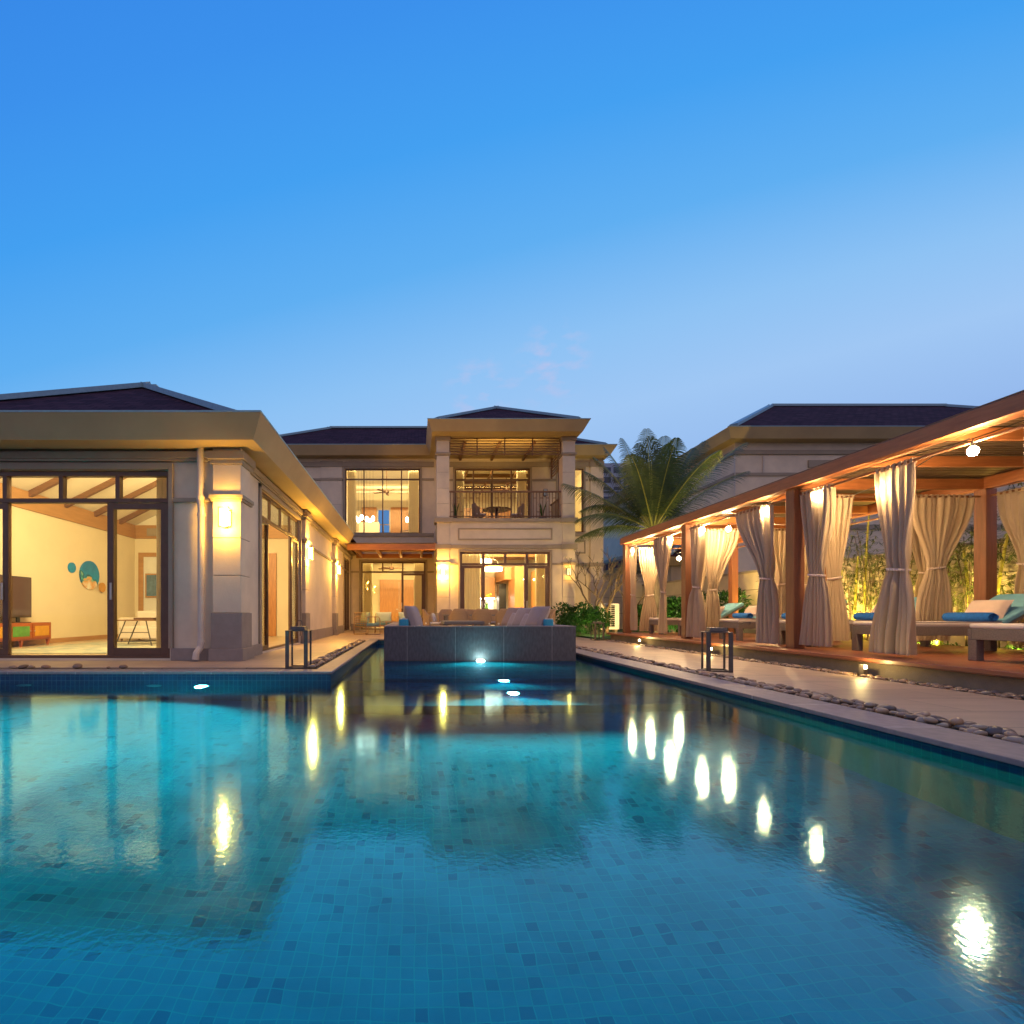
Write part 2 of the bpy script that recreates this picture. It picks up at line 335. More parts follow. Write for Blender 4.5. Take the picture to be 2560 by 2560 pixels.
def lamp(kind, name, loc, energy, col, size=.05, rot=None, spot=None, shape=None, sizey=None, blend=.5):
    l = bpy.data.lights.new(name, kind); l.energy = energy; l.color = col
    if kind == "AREA":
        l.size = size
        if sizey: l.shape = "RECTANGLE"; l.size_y = sizey
    else: l.shadow_soft_size = size
    if kind == "SPOT": l.spot_size = spot; l.spot_blend = blend
    o = bpy.data.objects.new(name, l); C.objects.link(o); o.location = loc
    if rot: o.rotation_euler = rot
    return o
def aim(o, tgt):
    d = Vector(tgt)-o.location; o.rotation_euler = d.to_track_quat("-Z", "Y").to_euler(); return o
sc.view_settings.view_transform = "Standard"; sc.view_settings.look = "None"; sc.view_settings.exposure = 0; sc.view_settings.gamma = 1
cy = sc.cycles; cy.use_denoising = True; cy.max_bounces = 9; cy.diffuse_bounces = 3; cy.glossy_bounces = 4; cy.transmission_bounces = 6; cy.transparent_max_bounces = 12
cy.sample_clamp_indirect = 4; cy.caustics_reflective = False; cy.caustics_refractive = True; cy.blur_glossy = .5
try: cy.denoiser = "OPENIMAGEDENOISE"
except Exception: pass
# ================================================================== SETTING
WZ = -.16; PF = -1.40
GZ = -.14
struct(MB().quad((-300,-300,GZ),(300,-300,GZ),(300,-7,GZ),(-300,-7,GZ)).quad((-300,-7,GZ),(-16.2,-7,GZ),(-16.2,6.55,GZ),(-300,6.55,GZ))
  .quad((3.58,-7,GZ),(300,-7,GZ),(300,14.8,GZ),(3.58,14.8,GZ)).quad((-300,6.55,GZ),(-1.2,6.55,GZ),(-1.2,14.8,GZ),(-300,14.8,GZ))
  .quad((-300,14.8,GZ),(300,14.8,GZ),(300,400,GZ),(-300,400,GZ)).build("ground", M["earth"]))
# paving; the right-hand side lies a little lower than the terrace
RZ = -.07; RX = 3.475
pv = MB(); pv.box(-16,-1.62,6.95,14.95,-.135,0).box(-16,4.3,14.95,23,-.135,0).box(-1.62,-1.36,14.0,14.95,-.135,-.001)
struct(pv.build("terrace_paving", M["paving"]))
struct(MB().box(4.19,5.9,-5,14.95,-.135,RZ).box(4.3,5.9,14.95,18,-.135,RZ-.001).build("garden_path", M["paving"]))
struct(MB().box(-16,-1.62,6.73,6.95,-.135,-.02).box(-1.62,-1.36,6.73,14.0,-.135,-.02).box(3.90,4.19,-5,14.95,-.135,RZ-.02).box(5.9,6.2,-5,18,-.135,RZ-.02).build("pebble_channel", M["earth"]))
struct(MB().box(-16,-1.10,6.47,6.73,-.035,.003).build("pool_coping", M["coping"], bevel=.006))
struct(MB().box(-1.36,-1.10,6.73,14.95,-.035,.003).box(RX-.02,3.90,-5,14.95,RZ-.035,RZ+.003).box(-1.10,-.61,14.72,14.95,-.035,.003).box(3.17,RX-.02,14.72,14.95,-.035,.003).build("pool_coping_side", M["copingy"], bevel=.006))
struct(MB().box(4.3,14,18,30,-.13,-.01).box(6.0,6.9,15.6,18,-.13,-.03).build("lawn", M["grass"]))
struct(MB().box(9.9,11.2,-5,18,-.13,-.01).build("planting_bed", M["earth"]))
# pool basin: floor, walls, stepped entry
pb = MB(); pb.box(-16.2,3.58,-7,6.9,PF-.1,PF)
pb.box(-1.1,RX-.005,5.85,15,PF,-1.0).box(-1.099,RX-.006,6.45,15,-1.0,-.62).box(-.608,3.168,7.1,15,-.62,-.27).box(-1.098,-.608,7.1,15,-.62,-.5).box(3.168,RX-.007,7.1,15,-.62,-.5)
struct(pb.build("pool_floor", M["tile"]))
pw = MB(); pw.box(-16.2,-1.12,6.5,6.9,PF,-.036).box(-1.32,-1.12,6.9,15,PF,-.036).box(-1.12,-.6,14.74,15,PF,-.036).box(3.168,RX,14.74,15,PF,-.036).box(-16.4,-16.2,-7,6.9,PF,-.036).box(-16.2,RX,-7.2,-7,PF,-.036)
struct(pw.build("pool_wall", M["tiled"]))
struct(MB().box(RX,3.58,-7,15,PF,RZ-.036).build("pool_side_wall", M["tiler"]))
def multi(name, mat, parent, *bs, **k):
    for b in bs: MB().box(*b).build(name, M[mat], parent, **k)
wt = MB(); wt.quad((-16.2,-7,WZ),(RX,-7,WZ),(RX,6.5,WZ),(-16.2,6.5,WZ)).quad((-1.12,6.5,WZ),(RX,6.5,WZ),(RX,9.6,WZ),(-1.12,9.6,WZ)).quad((-1.12,9.6,WZ),(-.606,9.6,WZ),(-.606,14.74,WZ),(-1.12,14.74,WZ)).quad((3.168,9.6,WZ),(RX,9.6,WZ),(RX,14.74,WZ),(3.168,14.74,WZ))
struct(wt.build("water", M["water"]))
# ------------------------------------------------------------------ wall helpers
def cells(mb, axis, u0, u1, z0, z1, d0, d1, ops):
    us = sorted({u0,u1,*[o[0] for o in ops],*[o[1] for o in ops]}); zs = sorted({z0,z1,*[o[2] for o in ops],*[o[3] for o in ops]})
    us = [u for u in us if u0 <= u <= u1]; zs = [z for z in zs if z0 <= z <= z1]
    for i in range(len(us)-1):
        run = None
        for j in range(len(zs)-1):
            uc = (us[i]+us[i+1])/2; zc = (zs[j]+zs[j+1])/2
            hole = any(o[0] < uc < o[1] and o[2] < zc < o[3] for o in ops)
            if not hole:
                if run is None: run = zs[j]
            if hole and run is not None: abox(mb, axis, us[i], us[i+1], d0, d1, run, zs[j]); run = None
        if run is not None: abox(mb, axis, us[i], us[i+1], d0, d1, run, zs[-1])
def abox(mb, axis, u0, u1, d0, d1, z0, z1):
    d0, d1 = min(d0,d1), max(d0,d1)
    return mb.box(u0,u1,d0,d1,z0,z1) if axis == "y" else mb.box(d0,d1,u0,u1,z0,z1)
def window(parent, axis, u0, u1, z0, z1, d, tz, tops, lows, fr=.07, dep=.1, name="window", thin=.035, label=None, leaves=(), openings=()):
    """d = outer face of the frame, dep into the wall (sign by axis)"""
    s = 1 if dep > 0 else -1; mb = MB(); a, b = d, d+dep
    abox(mb,axis,u0,u1,a,b,z1-fr,z1); abox(mb,axis,u0,u0+fr,a,b,z0,z1-fr); abox(mb,axis,u1-fr,u1,a,b,z0,z1-fr)
    abox(mb,axis,u0+fr,u1-fr,a,b,z0,z0+fr*.7)
    if tz: abox(mb,axis,u0+fr,u1-fr,a+s*.004,b-s*.004,tz-fr*.5,tz+fr*.5)
    for u in tops: abox(mb,axis,u-thin,u+thin,a+s*.008,b-s*.008,(tz or z0)+fr*.5,z1-fr)
    for u in lows: abox(mb,axis,u-thin,u+thin,a+s*.008,b-s*.008,z0+fr*.7,(tz or z1)-(fr*.5))
    w = mb.build(name, M["frame"], parent, bevel=.004)
    if label: w["label"] = label
    m = (a+b)/2
    pn = MB()
    if tz: abox(pn,axis,u0+fr,u1-fr,m-.003,m+.003,tz+fr*.5,z1-fr)
    segs = [u0+fr]+list(lows)+[u1-fr]
    for i in range(len(segs)-1):
        if i in openings: continue
        abox(pn,axis,segs[i]+(thin if i else 0),segs[i+1]-(thin if i < len(segs)-2 else 0),m-.003,m+.003,z0+fr*.7,(tz-fr*.5) if tz else z1-fr)
    pn.build("pane", M["glass"], w)
    for (a0,a1,zb,zt,k,hu) in leaves:        # sliding or hinged leaf: frame width k, handle at hu
        lf = MB(); m2 = m - s*.03
        abox(lf,axis,a0,a0+k,m2-s*.02,m2+s*.02,zb,zt); abox(lf,axis,a1-k,a1,m2-s*.02,m2+s*.02,zb,zt)
        abox(lf,axis,a0+k,a1-k,m2-s*.02,m2+s*.02,zt-k,zt); abox(lf,axis,a0+k,a1-k,m2-s*.02,m2+s*.02,zb,zb+k*1.2)
        l_ = lf.build("door_leaf", M["frame"], w, bevel=.003)
        if hu is not None:
            h = MB(); abox(h,axis,hu-.018,hu+.018,m2-s*.045,m2-s*.021,1.0,1.28); h.build("handle", M["metal_l"], w, bevel=.004)
    return w
M["metal_l"] = pmat("brushed_handle", (.5,.47,.42), .35, .05, 10, metal=.8)
def pier(parent, x0, x1, y0, y1, z0, lv, ztop, name="pier", capz=None):
    """blocks with open joints, ledges standing proud; lv = list of ('b',z) ('l',z0,z1,proj)"""
    w = MB()
    for k in lv:
        if k[0] == "b": w.box(x0,x1,y0,y1,k[1],k[2])
    o = w.build(name, M["wall"], parent, bevel=.008)
    MB().box(x0+.012,x1-.012,y0+.012,y1-.012,z0+.02,ztop-.02).build("core", M["trim"], o)
    for k in lv:
        if k[0] in "lp": MB().box(x0-k[3],x1+k[3],y0-k[3],y1+k[3],k[1],k[2]).build("ledge" if k[0] == "l" else "plinth", M["trim" if k[0] == "l" else "plinth"], o, bevel=.006)
    return o
def hip(parent, x0, x1, y0, y1, z0, slope, ridge_to, name="roof", back=True, capw=.24, caph=.09):
    wdt = min(x1-x0, y1-y0)/2 if back else (x1-x0)/2
    mb = MB(); zr = z0+wdt*slope
    if back:     # ridge along X
        ym = (y0+y1)/2; a = (x0+wdt,ym,zr); b = (x1-wdt,ym,zr)
        mb.quad((x0,y0,z0),(x1,y0,z0),b,a).quad((x1,y1,z0),(x0,y1,z0),a,b).tri((x0,y1,z0),(x0,y0,z0),a).tri((x1,y0,z0),(x1,y1,z0),b)
        caps = [((x0,y0,z0),a),((x1,y0,z0),b),(a,b),((x0,y1,z0),a),((x1,y1,z0),b)]
    else:        # front hip, ridge runs back
        xm = (x0+x1)/2; a = (xm,y0+wdt,zr); b = (xm,ridge_to,zr)
        mb.tri((x0,y0,z0),(x1,y0,z0),a).quad((x1,y0,z0),(x1,ridge_to,z0),b,a).quad((x0,ridge_to,z0),(x0,y0,z0),a,b)
        caps = [((x0,y0,z0),a),((x1,y0,z0),a),(a,b)]
    r = mb.build(name, M["roof"], parent, solid=.04)
    cp = MB()
    for p, q in caps:
        p, q = Vector(p), Vector(q)
        if p.z < q.z: p = p.lerp(q, .07)
        cp.bar(p+Vector((0,0,.04)), q+Vector((0,0,.04)), capw, caph)
    cp.build("ridge_cap", M["cap"], r)
    return r
def room(parent, x0, x1, y0, y1, z0, z1, wm=None, floor=None, t=.05):
    w = MB(); w.box(x0,x1,y1,y1+t,z0,z1).box(x0-t,x0,y0,y1+t,z0,z1).box(x1,x1+t,y0,y1+t,z0,z1)
    w.build("interior_wall", wm or M["inwall"], parent)
    MB().box(x0-t,x1+t,y0,y1+t,z1,z1+t).build("interior_ceiling", M["ceil"], parent)
    MB().box(x0-t,x1+t,y0,y1+t,z0-t,z0).build("interior_floor", floor or M["floorin"], parent)
# ================================================================== LEFT WING
W = thing("pool_pavilion", "single-storey wing with wide sliding doors and deep cream eave left of the pool", "house", (-6,12,0))
wl = MB()
cells(wl,"y",-9.6,-3.0,0,3.46,8.05,8.25,[(-9.2,-4.04,.03,3.14)])
cells(wl,"x",8.25,22.6,0,3.46,-3.15,-2.95,[(9.3,12.5,.03,3.16),(20.15,22.2,.03,3.16)])
wl.build("wall", M["wall"], W)
tr = MB()
tr.box(-4.04,-3.97,7.99,8.05,.2,3.24).box(-9.6,-4.04,7.99,8.05,3.14,3.24).box(-9.6,-3.36,7.985,8.05,3.27,3.31).box(-9.6,-3.36,7.96,8.05,3.31,3.42).box(-3.97,-3.36,8.0,8.05,2.60,2.67)
tr.box(-2.95,-2.91,8.46,22.6,3.27,3.31).box(-2.95,-2.88,8.46,22.6,3.31,3.42).box(-2.95,-2.905,13.17,17.38,2.60,2.67).box(-2.95,-2.905,17.97,20.05,2.60,2.67)
tr.box(-2.95,-2.91,9.2,9.3,.2,3.24).box(-2.95,-2.91,12.5,12.58,.2,3.24).box(-2.95,-2.91,9.2,12.58,3.16,3.24).box(-2.95,-2.91,20.07,20.15,.2,3.24).box(-2.95,-2.91,22.2,22.28,.2,3.24)
tr.build("moulding", M["trim"], W, bevel=.006)
multi("plinth","plinth",W,(-4.0,-3.36,7.99,8.05,0,.2),(-2.95,-2.90,13.2,17.35,0,.3),(-2.95,-2.90,17.97,20.07,0,.3),(-2.95,-2.90,8.46,9.3,0,.2),bevel=.006)
lvp = [("p",0,.2,.05),("p",.2,.78,.02),("b",.785,1.385),("b",1.395,1.995),("b",2.005,2.60),("l",2.60,2.64,.03),("l",2.64,2.70,.05),("b",2.70,3.20),("l",3.20,3.27,.03),("l",3.27,3.40,.07),("b",3.40,3.47)]
pier(W,-3.29,-2.83,7.94,8.40,0,lvp,3.46)
pier(W,-2.955,-2.83,12.65,13.1,0,lvp,3.46)
pier(W,-2.955,-2.83,17.45,17.9,0,lvp,3.46)
# eave: canted stone fascia
ev = MB()
ev.hexa([(-9.9,7.55,3.46),(-2.5,7.55,3.46),(-3.15,8.25,3.46),(-9.9,8.25,3.46)],[(-9.9,7.39,3.82),(-2.335,7.39,3.82),(-3.15,8.25,3.82),(-9.9,8.25,3.82)])
ev.hexa([(-3.15,8.25,3.46),(-2.5,7.55,3.46),(-2.5,18.7,3.46),(-3.15,18.7,3.46)],[(-3.15,8.25,3.82),(-2.335,7.39,3.82),(-2.335,18.8,3.82),(-3.15,18.8,3.82)])
ev.box(-3.15,-2.72,18.7,22.6,3.46,3.80)
ev.build("eave", M["fascia"], W)
MB().box(-9.9,-2.33,7.385,7.46,3.822,3.85).box(-2.41,-2.33,7.46,18.8,3.822,3.85).build("gutter_edge", M["cap"], W)
hip(W,-9.68,-2.45,7.5,22.5,3.72,.605,22.4,back=False,capw=.34,caph=.1)
window(W,"y",-9.2,-4.04,.03,3.12,8.08,2.645,[-8.66,-7.72,-6.80,-5.87,-4.93],[-6.80,-5.03],fr=.07,dep=.12,name="sliding_door",leaves=[(-5.10,-4.11,.08,2.6,.1,-5.03),(-7.1,-6.74,.08,2.6,.09,-6.83)],openings=(),label="wide bronze-framed sliding doors onto the pool terrace")
window(W,"x",9.3,12.5,.03,3.16,-2.98,2.66,[10.1,10.9,11.7],[9.9,11.75],fr=.06,dep=-.07,thin=.025,name="sliding_door",leaves=[(9.37,9.9,.08,2.6,.05,None),(11.75,12.43,.08,2.6,.05,None)],openings=(1,),label="sliding door on the canal side with its middle leaf open")
window(W,"x",20.15,22.2,.03,3.16,-2.98,2.66,[20.8,21.5],[20.8,21.5],fr=.07,dep=-.12,name="terrace_door")
# downpipe
dp = MB(); dp.tube([(-3.50,7.96,3.47),(-3.50,7.96,2.68)],.052,12).tube([(-3.50,7.96,2.68),(-3.50,7.955,2.60),(-3.46,7.90,2.47),(-3.46,7.90,2.38)],.052,12).tube([(-3.46,7.90,2.38),(-3.46,7.90,.30)],.052,12)
dp.tube([(-3.46,7.90,.30),(-3.47,7.89,.22),(-3.51,7.84,.13),(-3.52,7.83,.03)],.054,12)
for z in (2.66,2.37,.31): dp.lathe(-3.46 if z<2.5 else -3.50,7.90 if z<2.5 else 7.96,[(.06,z-.03),(.062,z),(.06,z+.03)],14)
dp.build("downpipe", M["pipe"], W, smooth=False, bevel=0)
# interior of the wing
MB().box(-9.42,-9.35,8.25,16.37,0.0,3.73).box(-9.35,-3.15,16.3,16.37,0,3.73).build("interior_wall", M["inwall"], W)
cl = MB(); cl.quad((-9.35,8.25,3.72),(-6.25,11.35,5.27),(-6.25,16.3,5.27),(-9.35,16.3,3.72)).quad((-3.15,8.25,3.72),(-3.15,16.3,3.72),(-6.25,16.3,5.27),(-6.25,11.35,5.27)).tri((-9.35,8.25,3.72),(-3.15,8.25,3.72),(-6.25,11.35,5.27))
cl.tri((-9.35,16.33,3.72),(-3.15,16.33,3.72),(-6.25,16.33,5.27)).box(-9.5,-3.15,8.25,8.3,3.46,3.73).box(-3.16,-3.1,8.25,16.3,3.46,3.73)
cl.build("interior_ceiling", M["ceil"], W, solid=.02)
rf = MB()
for y in (9.4,10.6,11.8,13.0,14.2,15.4):
    dz = max(0, 11.35-y); k = 3.1-dz
    if k > .3: rf.bar((-9.33,y,3.66),(-9.35+k,y,3.66+.5*k),.1,.16)
    if k > .3: rf.bar((-3.17,y,3.66),(-3.15-k,y,3.66+.5*k),.1,.16)
rf.bar((-6.25,11.35,5.2),(-6.25,16.3,5.2),.14,.2)
rf.build("rafter", M["ceilwood"] if "ceilwood" in M else M["brownwood"], W)
M["band"] = pmat("ceiling_band_timber", (.45,.24,.09), .5, .12, 3, stretch=(.5,.5,4))
MB().box(-9.347,-9.30,8.3,16.3,3.27,3.71).box(-9.3,-3.16,16.24,16.3,3.27,3.71).build("timber_band", M["band"], W)
MB().box(-9.35,-9.325,8.3,16.3,.0,.13).box(-9.3,-6.1,16.27,16.3,0,.13).build("skirting", M["band"], W)
MB().box(-9.42,-3.15,8.25,16.37,-.04,.012).build("interior_floor", M["floorin"], W)
dr = MB(); dr.box(-5.02,-4.62,16.24,16.297,.02,2.78).build("interior_door", M["door"], W)
MB().box(-9.2,-9.04,16.23,16.3,0.01,2.8).box(-8.0,-7.86,16.23,16.3,.01,2.8).box(-9.04,-8.0,16.23,16.3,2.66,2.8).build("door_frame", M["band"], W, bevel=.004)
MB().box(-9.04,-8.0,16.265,16.3,.01,2.66).build("doorway", M["white"], W)
MB().box(-8.9,-8.3,16.2,16.24,3.35,3.6).box(-8.85,-8.35,16.19,16.2,3.39,3.56).build("air_grille", M["trim"], W)
# ================================================================== MAIN HOUSE
H = thing("villa", "two-storey cream villa with balcony and dark hipped roofs behind the pool", "house", (0,24,0))
wl = MB()
cells(wl,"y",-9.0,8.67,0,7.96,22.6,22.8,[(-2.5,.5,.03,3.19),(-3.23,.25,4.49,7.48),(1.85,5.34,4.57,7.5),(6.62,7.82,4.53,7.5),(1.1,6.3,.0,4.2)])
cells(wl,"y",.89,6.5,0,4.48,19.8,20.0,[(1.84,5.49,.03,3.28)])
wl.box(.89,1.09,20.0,22.6,0,4.48).box(6.3,6.5,20.0,22.6,0,4.48).box(1.09,6.3,20.0,22.6,4.2,4.50).box(-9.0,-8.8,22.8,30.3,0,7.96).box(8.47,8.67,22.8,30.3,0,7.96).box(-8.8,8.47,30.1,30.3,0,7.96)
wl.build("wall", M["wall"], H)
tr = MB()
# block string courses, raised frame
tr.box(.83,6.56,19.74,19.8,3.40,3.56).box(.81,6.58,19.72,20.2,4.48,4.63).box(1.4,5.99,20.2,22.6,4.50,4.55)
tr.box(1.75,5.58,19.765,19.8,3.75,3.81).box(1.75,5.58,19.765,19.8,4.18,4.24).box(1.75,1.81,19.765,19.8,3.81,4.18).box(5.52,5.58,19.765,19.8,3.81,4.18)
tr.box(1.76,1.84,19.76,19.8,.03,3.36).box(5.49,5.57,19.76,19.8,.03,3.36).box(1.84,5.49,19.76,19.8,3.28,3.36)
tr.box(1.4,1.76,19.765,19.8,2.74,2.82).box(5.57,5.99,19.765,19.8,2.74,2.82)
# left facade
tr.box(-9.0,.89,22.52,22.6,7.56,7.78).box(-9.0,.89,22.55,22.6,4.34,4.49).box(-9.0,-4.34,22.56,22.6,6.93,7.03).box(-3.33,-3.3,22.56,22.6,6.93,7.03).box(.32,.89,22.56,22.6,6.93,7.03)
tr.box(-3.31,-3.23,22.55,22.6,4.49,7.56).box(.25,.33,22.55,22.6,4.49,7.56).box(-3.23,.25,22.55,22.6,7.48,7.56)
tr.box(-2.58,-2.5,22.55,22.6,.03,3.27).box(.5,.58,22.55,22.6,.03,3.27).box(-2.5,.5,22.55,22.6,3.19,3.27).box(-2.95,-2.58,22.56,22.6,2.66,2.74).box(.58,.89,22.56,22.6,2.66,2.74)
# behind balcony and right end
tr.box(1.09,8.67,22.52,22.6,7.56,7.78).box(5.42,6.54,22.56,22.6,6.9,7.0).box(1.4,1.77,22.56,22.6,6.9,7.0).box(7.9,8.0,22.56,22.6,6.9,7.0).box(1.77,1.85,22.55,22.6,4.57,7.56).box(5.34,5.42,22.55,22.6,4.57,7.56).box(1.85,5.34,22.55,22.6,7.5,7.56)
tr.box(6.54,6.62,22.55,22.6,4.53,7.56).box(7.82,7.9,22.55,22.6,4.53,7.56).box(6.62,7.82,22.55,22.6,7.5,7.56)
tr.box(6.5,8.72,22.55,22.6,4.34,4.5).box(6.5,8.72,22.55,22.6,2.95,3.1).box(7.1,7.9,22.56,22.6,3.55,3.6).box(7.1,7.9,22.56,22.6,4.1,4.15).box(7.1,7.15,22.56,22.6,3.6,4.1).box(7.85,7.9,22.56,22.6,3.6,4.1)
tr.build("moulding", M["trim"], H, bevel=.008)
multi("plinth","plinth",H,(-2.95,-2.58,22.54,22.6,0,.3),(.58,.89,22.54,22.6,0,.3),(6.5,8.1,22.54,22.6,0,.45),bevel=.006)
lvb = [("p",0,.79,.025),("b",.795,1.435),("b",1.445,2.095),("b",2.105,2.75),("l",2.75,2.79,.03),("l",2.79,2.86,.05),("b",2.86,3.38),("l",3.38,3.58,.075),("b",3.58,4.46),("l",4.46,4.65,.09)]
lvu = [("b",4.65,5.225),("b",5.235,5.845),("b",5.855,6.495),("b",6.505,7.17),("l",7.17,7.22,.03),("l",7.22,7.29,.06),("b",7.29,7.78),("l",7.78,7.95,.05)]
pier(H,.89,1.40,19.775,20.30,0,lvb+lvu,7.95); pier(H,5.99,6.50,19.775,20.30,0,lvb+lvu,7.95)
pier(H,-4.34,-3.36,22.53,22.62,0,[("b",0.3,2.6),("b",2.61,4.33),("b",4.5,5.8),("b",5.81,6.92),("l",6.92,7.03,.03),("b",7.04,7.55),("l",7.55,7.80,.03)],7.8,name="pilaster")
pier(H,8.1,8.70,22.5,22.62,0,[("p",0,.45,.03),("b",.46,1.3),("b",1.31,2.2),("b",2.21,2.94),("l",2.94,3.11,.03),("b",3.12,4.33),("l",4.33,4.51,.03),("b",4.52,5.6),("b",5.61,6.89),("l",6.89,7.01,.03),("b",7.02,7.55),("l",7.55,7.80,.03)],7.8,name="pilaster")
ev = MB()
ev.hexa([(.68,19.22,7.95),(6.62,19.22,7.95),(6.62,22.9,7.95),(.68,22.9,7.95)],[(.5,19.03,8.36),(6.86,19.03,8.36),(6.86,23.2,8.36),(.5,23.2,8.36)])
ev.hexa([(-9.1,22.1,7.95),(.68,22.1,7.95),(.68,22.9,7.95),(-9.1,22.9,7.95)],[(-9.3,21.9,8.355),(.55,21.9,8.355),(.55,23.1,8.355),(-9.3,23.1,8.355)])
ev.hexa([(6.62,22.1,7.95),(8.85,22.1,7.95),(8.85,30.7,7.95),(6.62,30.7,7.95)],[(6.8,21.9,8.355),(9.1,21.9,8.355),(9.1,30.9,8.355),(6.8,30.9,8.355)])
ev.build("eave", M["fascia"], H)
MB().box(.49,6.87,19.02,19.10,8.362,8.39).box(-9.3,.49,21.89,21.97,8.357,8.385).box(6.87,9.1,21.89,21.97,8.357,8.385).build("gutter_edge", M["cap"], H)
hip(H,-8.75,9.05,22.0,30.4,8.30,.57,0,capw=.3,caph=.1)
hip(H,.6,6.78,19.12,30,8.32,.575,26.0,back=False,capw=.34,caph=.1)
# balcony rafters, louvre screens, railing
for x in (2.1,3.55,5.0): multi("balcony_rafter","brownwood",H,(x-.05,x+.05,20.35,22.6,7.85,7.94))
lv = MB()
for i in range(7): z = 7.28+i*.107; lv.box(1.46,5.94,19.95,19.99,z,z+.035)
for x in (1.43,2.55,3.68,4.82,5.95): lv.box(x-.02,x+.02,19.93,20.01,7.25,7.97)
lv.build("louvre_screen", M["brownwood"], H)
lv = MB()
for i in range(7): z = 7.02+i*.13; lv.box(6.28,6.32,20.35,22.5,z,z+.035)
for y in (20.37,21.4,22.48): lv.box(6.26,6.34,y-.02,y+.02,6.98,7.95)
lv.build("louvre_screen", M["brownwood"], H)
rl = MB(); rl.box(1.41,5.98,19.98,20.06,5.74,5.80).box(1.41,5.98,19.995,20.045,4.74,4.78)
for i in range(35):
    x = 1.47+i*.1305
    top = 5.74
    rl.box(x-.012,x+.012,20.005,20.035,4.66,top)
for i in (2,4,6,8,14,16,18,20,26,28,30,32):
    x = 1.47+i*.1305; rl.box(x,x+.1305,20.008,20.032,5.50,5.525)
for i in (0,3,5,9,12,15,21,24,27,31):
    x = 1.47+i*.1305; rl.box(x,x+.1305,20.008,20.032,4.93,4.955)
r_ = rl.build("railing", M["brownwood"], H)
rl = MB(); rl.box(6.25,6.31,20.3,22.55,5.74,5.80).box(6.26,6.30,20.3,22.55,4.74,4.78)
for i in range(17): y = 20.4+i*.13; rl.box(6.27,6.29,y-.012,y+.012,4.66,5.74)
rl.build("railing", M["brownwood"], H)
window(H,"y",-3.23,.25,4.49,7.48,22.63,7.0,[-2.36,-1.49,-.62],[-2.36,-1.49,-.62],fr=.06,thin=.025,name="upper_window",label="large gridded upstairs window left of the balcony")
window(H,"y",-2.5,.5,.03,3.19,22.63,2.70,[-1.49,-.56],[-.56],fr=.08,thin=.035,name="terrace_door",leaves=[(-.62,.42,.08,2.64,.1,-.6)],openings=(),label="ground-floor sliding door under the timber canopy")
window(H,"y",1.85,5.34,4.57,7.5,22.63,6.98,[2.72,3.6,4.48],[2.72,3.6,4.48],fr=.08,thin=.03,name="balcony_door",leaves=[(3.52,4.5,4.62,6.92,.06,None),(2.7,3.6,4.62,6.92,.06,None)],label="four-panel glass door opening onto the balcony")
window(H,"y",6.62,7.82,4.53,7.5,22.63,6.6,[],[],fr=.07,thin=.03,name="upper_window",label="narrow upstairs window at the right end")
window(H,"y",1.84,5.49,.03,3.28,19.84,2.78,[2.79,3.68,4.57],[2.80,4.50],fr=.085,thin=.05,name="kitchen_door",leaves=[(1.92,2.80,.08,2.72,.1,2.76),(4.50,5.41,.08,2.72,.11,4.56)],openings=(1,),label="ground-floor glass doors to the kitchen with the middle open")
# interiors
room(H,-3.6,1.2,22.82,29.5,4.47,8.62)
room(H,1.32,6.5,22.82,28.5,4.57,7.88)
room(H,6.62,8.4,22.82,26,4.5,7.88)
room(H,-2.9,.9,22.82,28.8,.02,3.9)
room(H,1.1,6.28,20.02,27.0,.02,3.85)
# upstairs-left room: cabinets, cove, blue window
MB().box(-3.2,-2.3,29.3,29.49,4.5,7.15).box(-1.45,1.1,29.3,29.49,4.5,7.15).build("wall_cabinet", M["door"], H)
MB().box(-2.2,-1.55,29.44,29.48,4.9,7.0).build("rear_window", M["bluewin"], H)
MB().box(-2.2,-1.55,29.42,29.439,6.1,6.16).box(-1.9,-1.86,29.42,29.439,4.9,6.1).build("rear_window_frame", M["frame"], H)
MB().box(-3.55,1.15,26.5,26.7,7.35,7.7).build("ceiling_beam", M["ceil"], H)
MB().box(-3.55,1.15,26.44,26.5,7.42,7.55).build("air_grille", M["trim"], H)
# balcony room
MB().box(2.8,5.6,28.3,28.49,4.6,6.9).build("headboard_panel", M["door"], H)
rb = MB()
for y in (23.6,24.8,26.0,27.2): rb.box(1.4,6.4,y,y+.1,7.70,7.87)
for x in (2.5,3.7,4.9): rb.box(x,x+.08,23,28,7.6,7.69)
rb.build("ceiling_beam", M["brownwood"], H)
# ground lounge: double timber door, right lit panel
MB().box(-2.05,-.02,28.55,28.78,.04,2.75).build("timber_double_door", M["door"], H)
MB().box(-.93,-.915,28.53,28.55,.05,2.6).box(-1.1,-.98,28.50,28.55,1.0,1.05).build("door_hardware", M["metal_l"], H)
MB().box(0.05,.16,27.5,28.7,.03,2.8).build("stone_pillar", M["plinth"], H)
MB().box(.18,.85,28.70,28.78,.03,2.75).build("white_door", M["white"], H)
rb = MB()
for x in (-2.2,-1.2,-.2): rb.box(x,x+.1,22.9,28.8,3.72,3.88)
rb.build("ceiling_beam", M["ceil"], H)
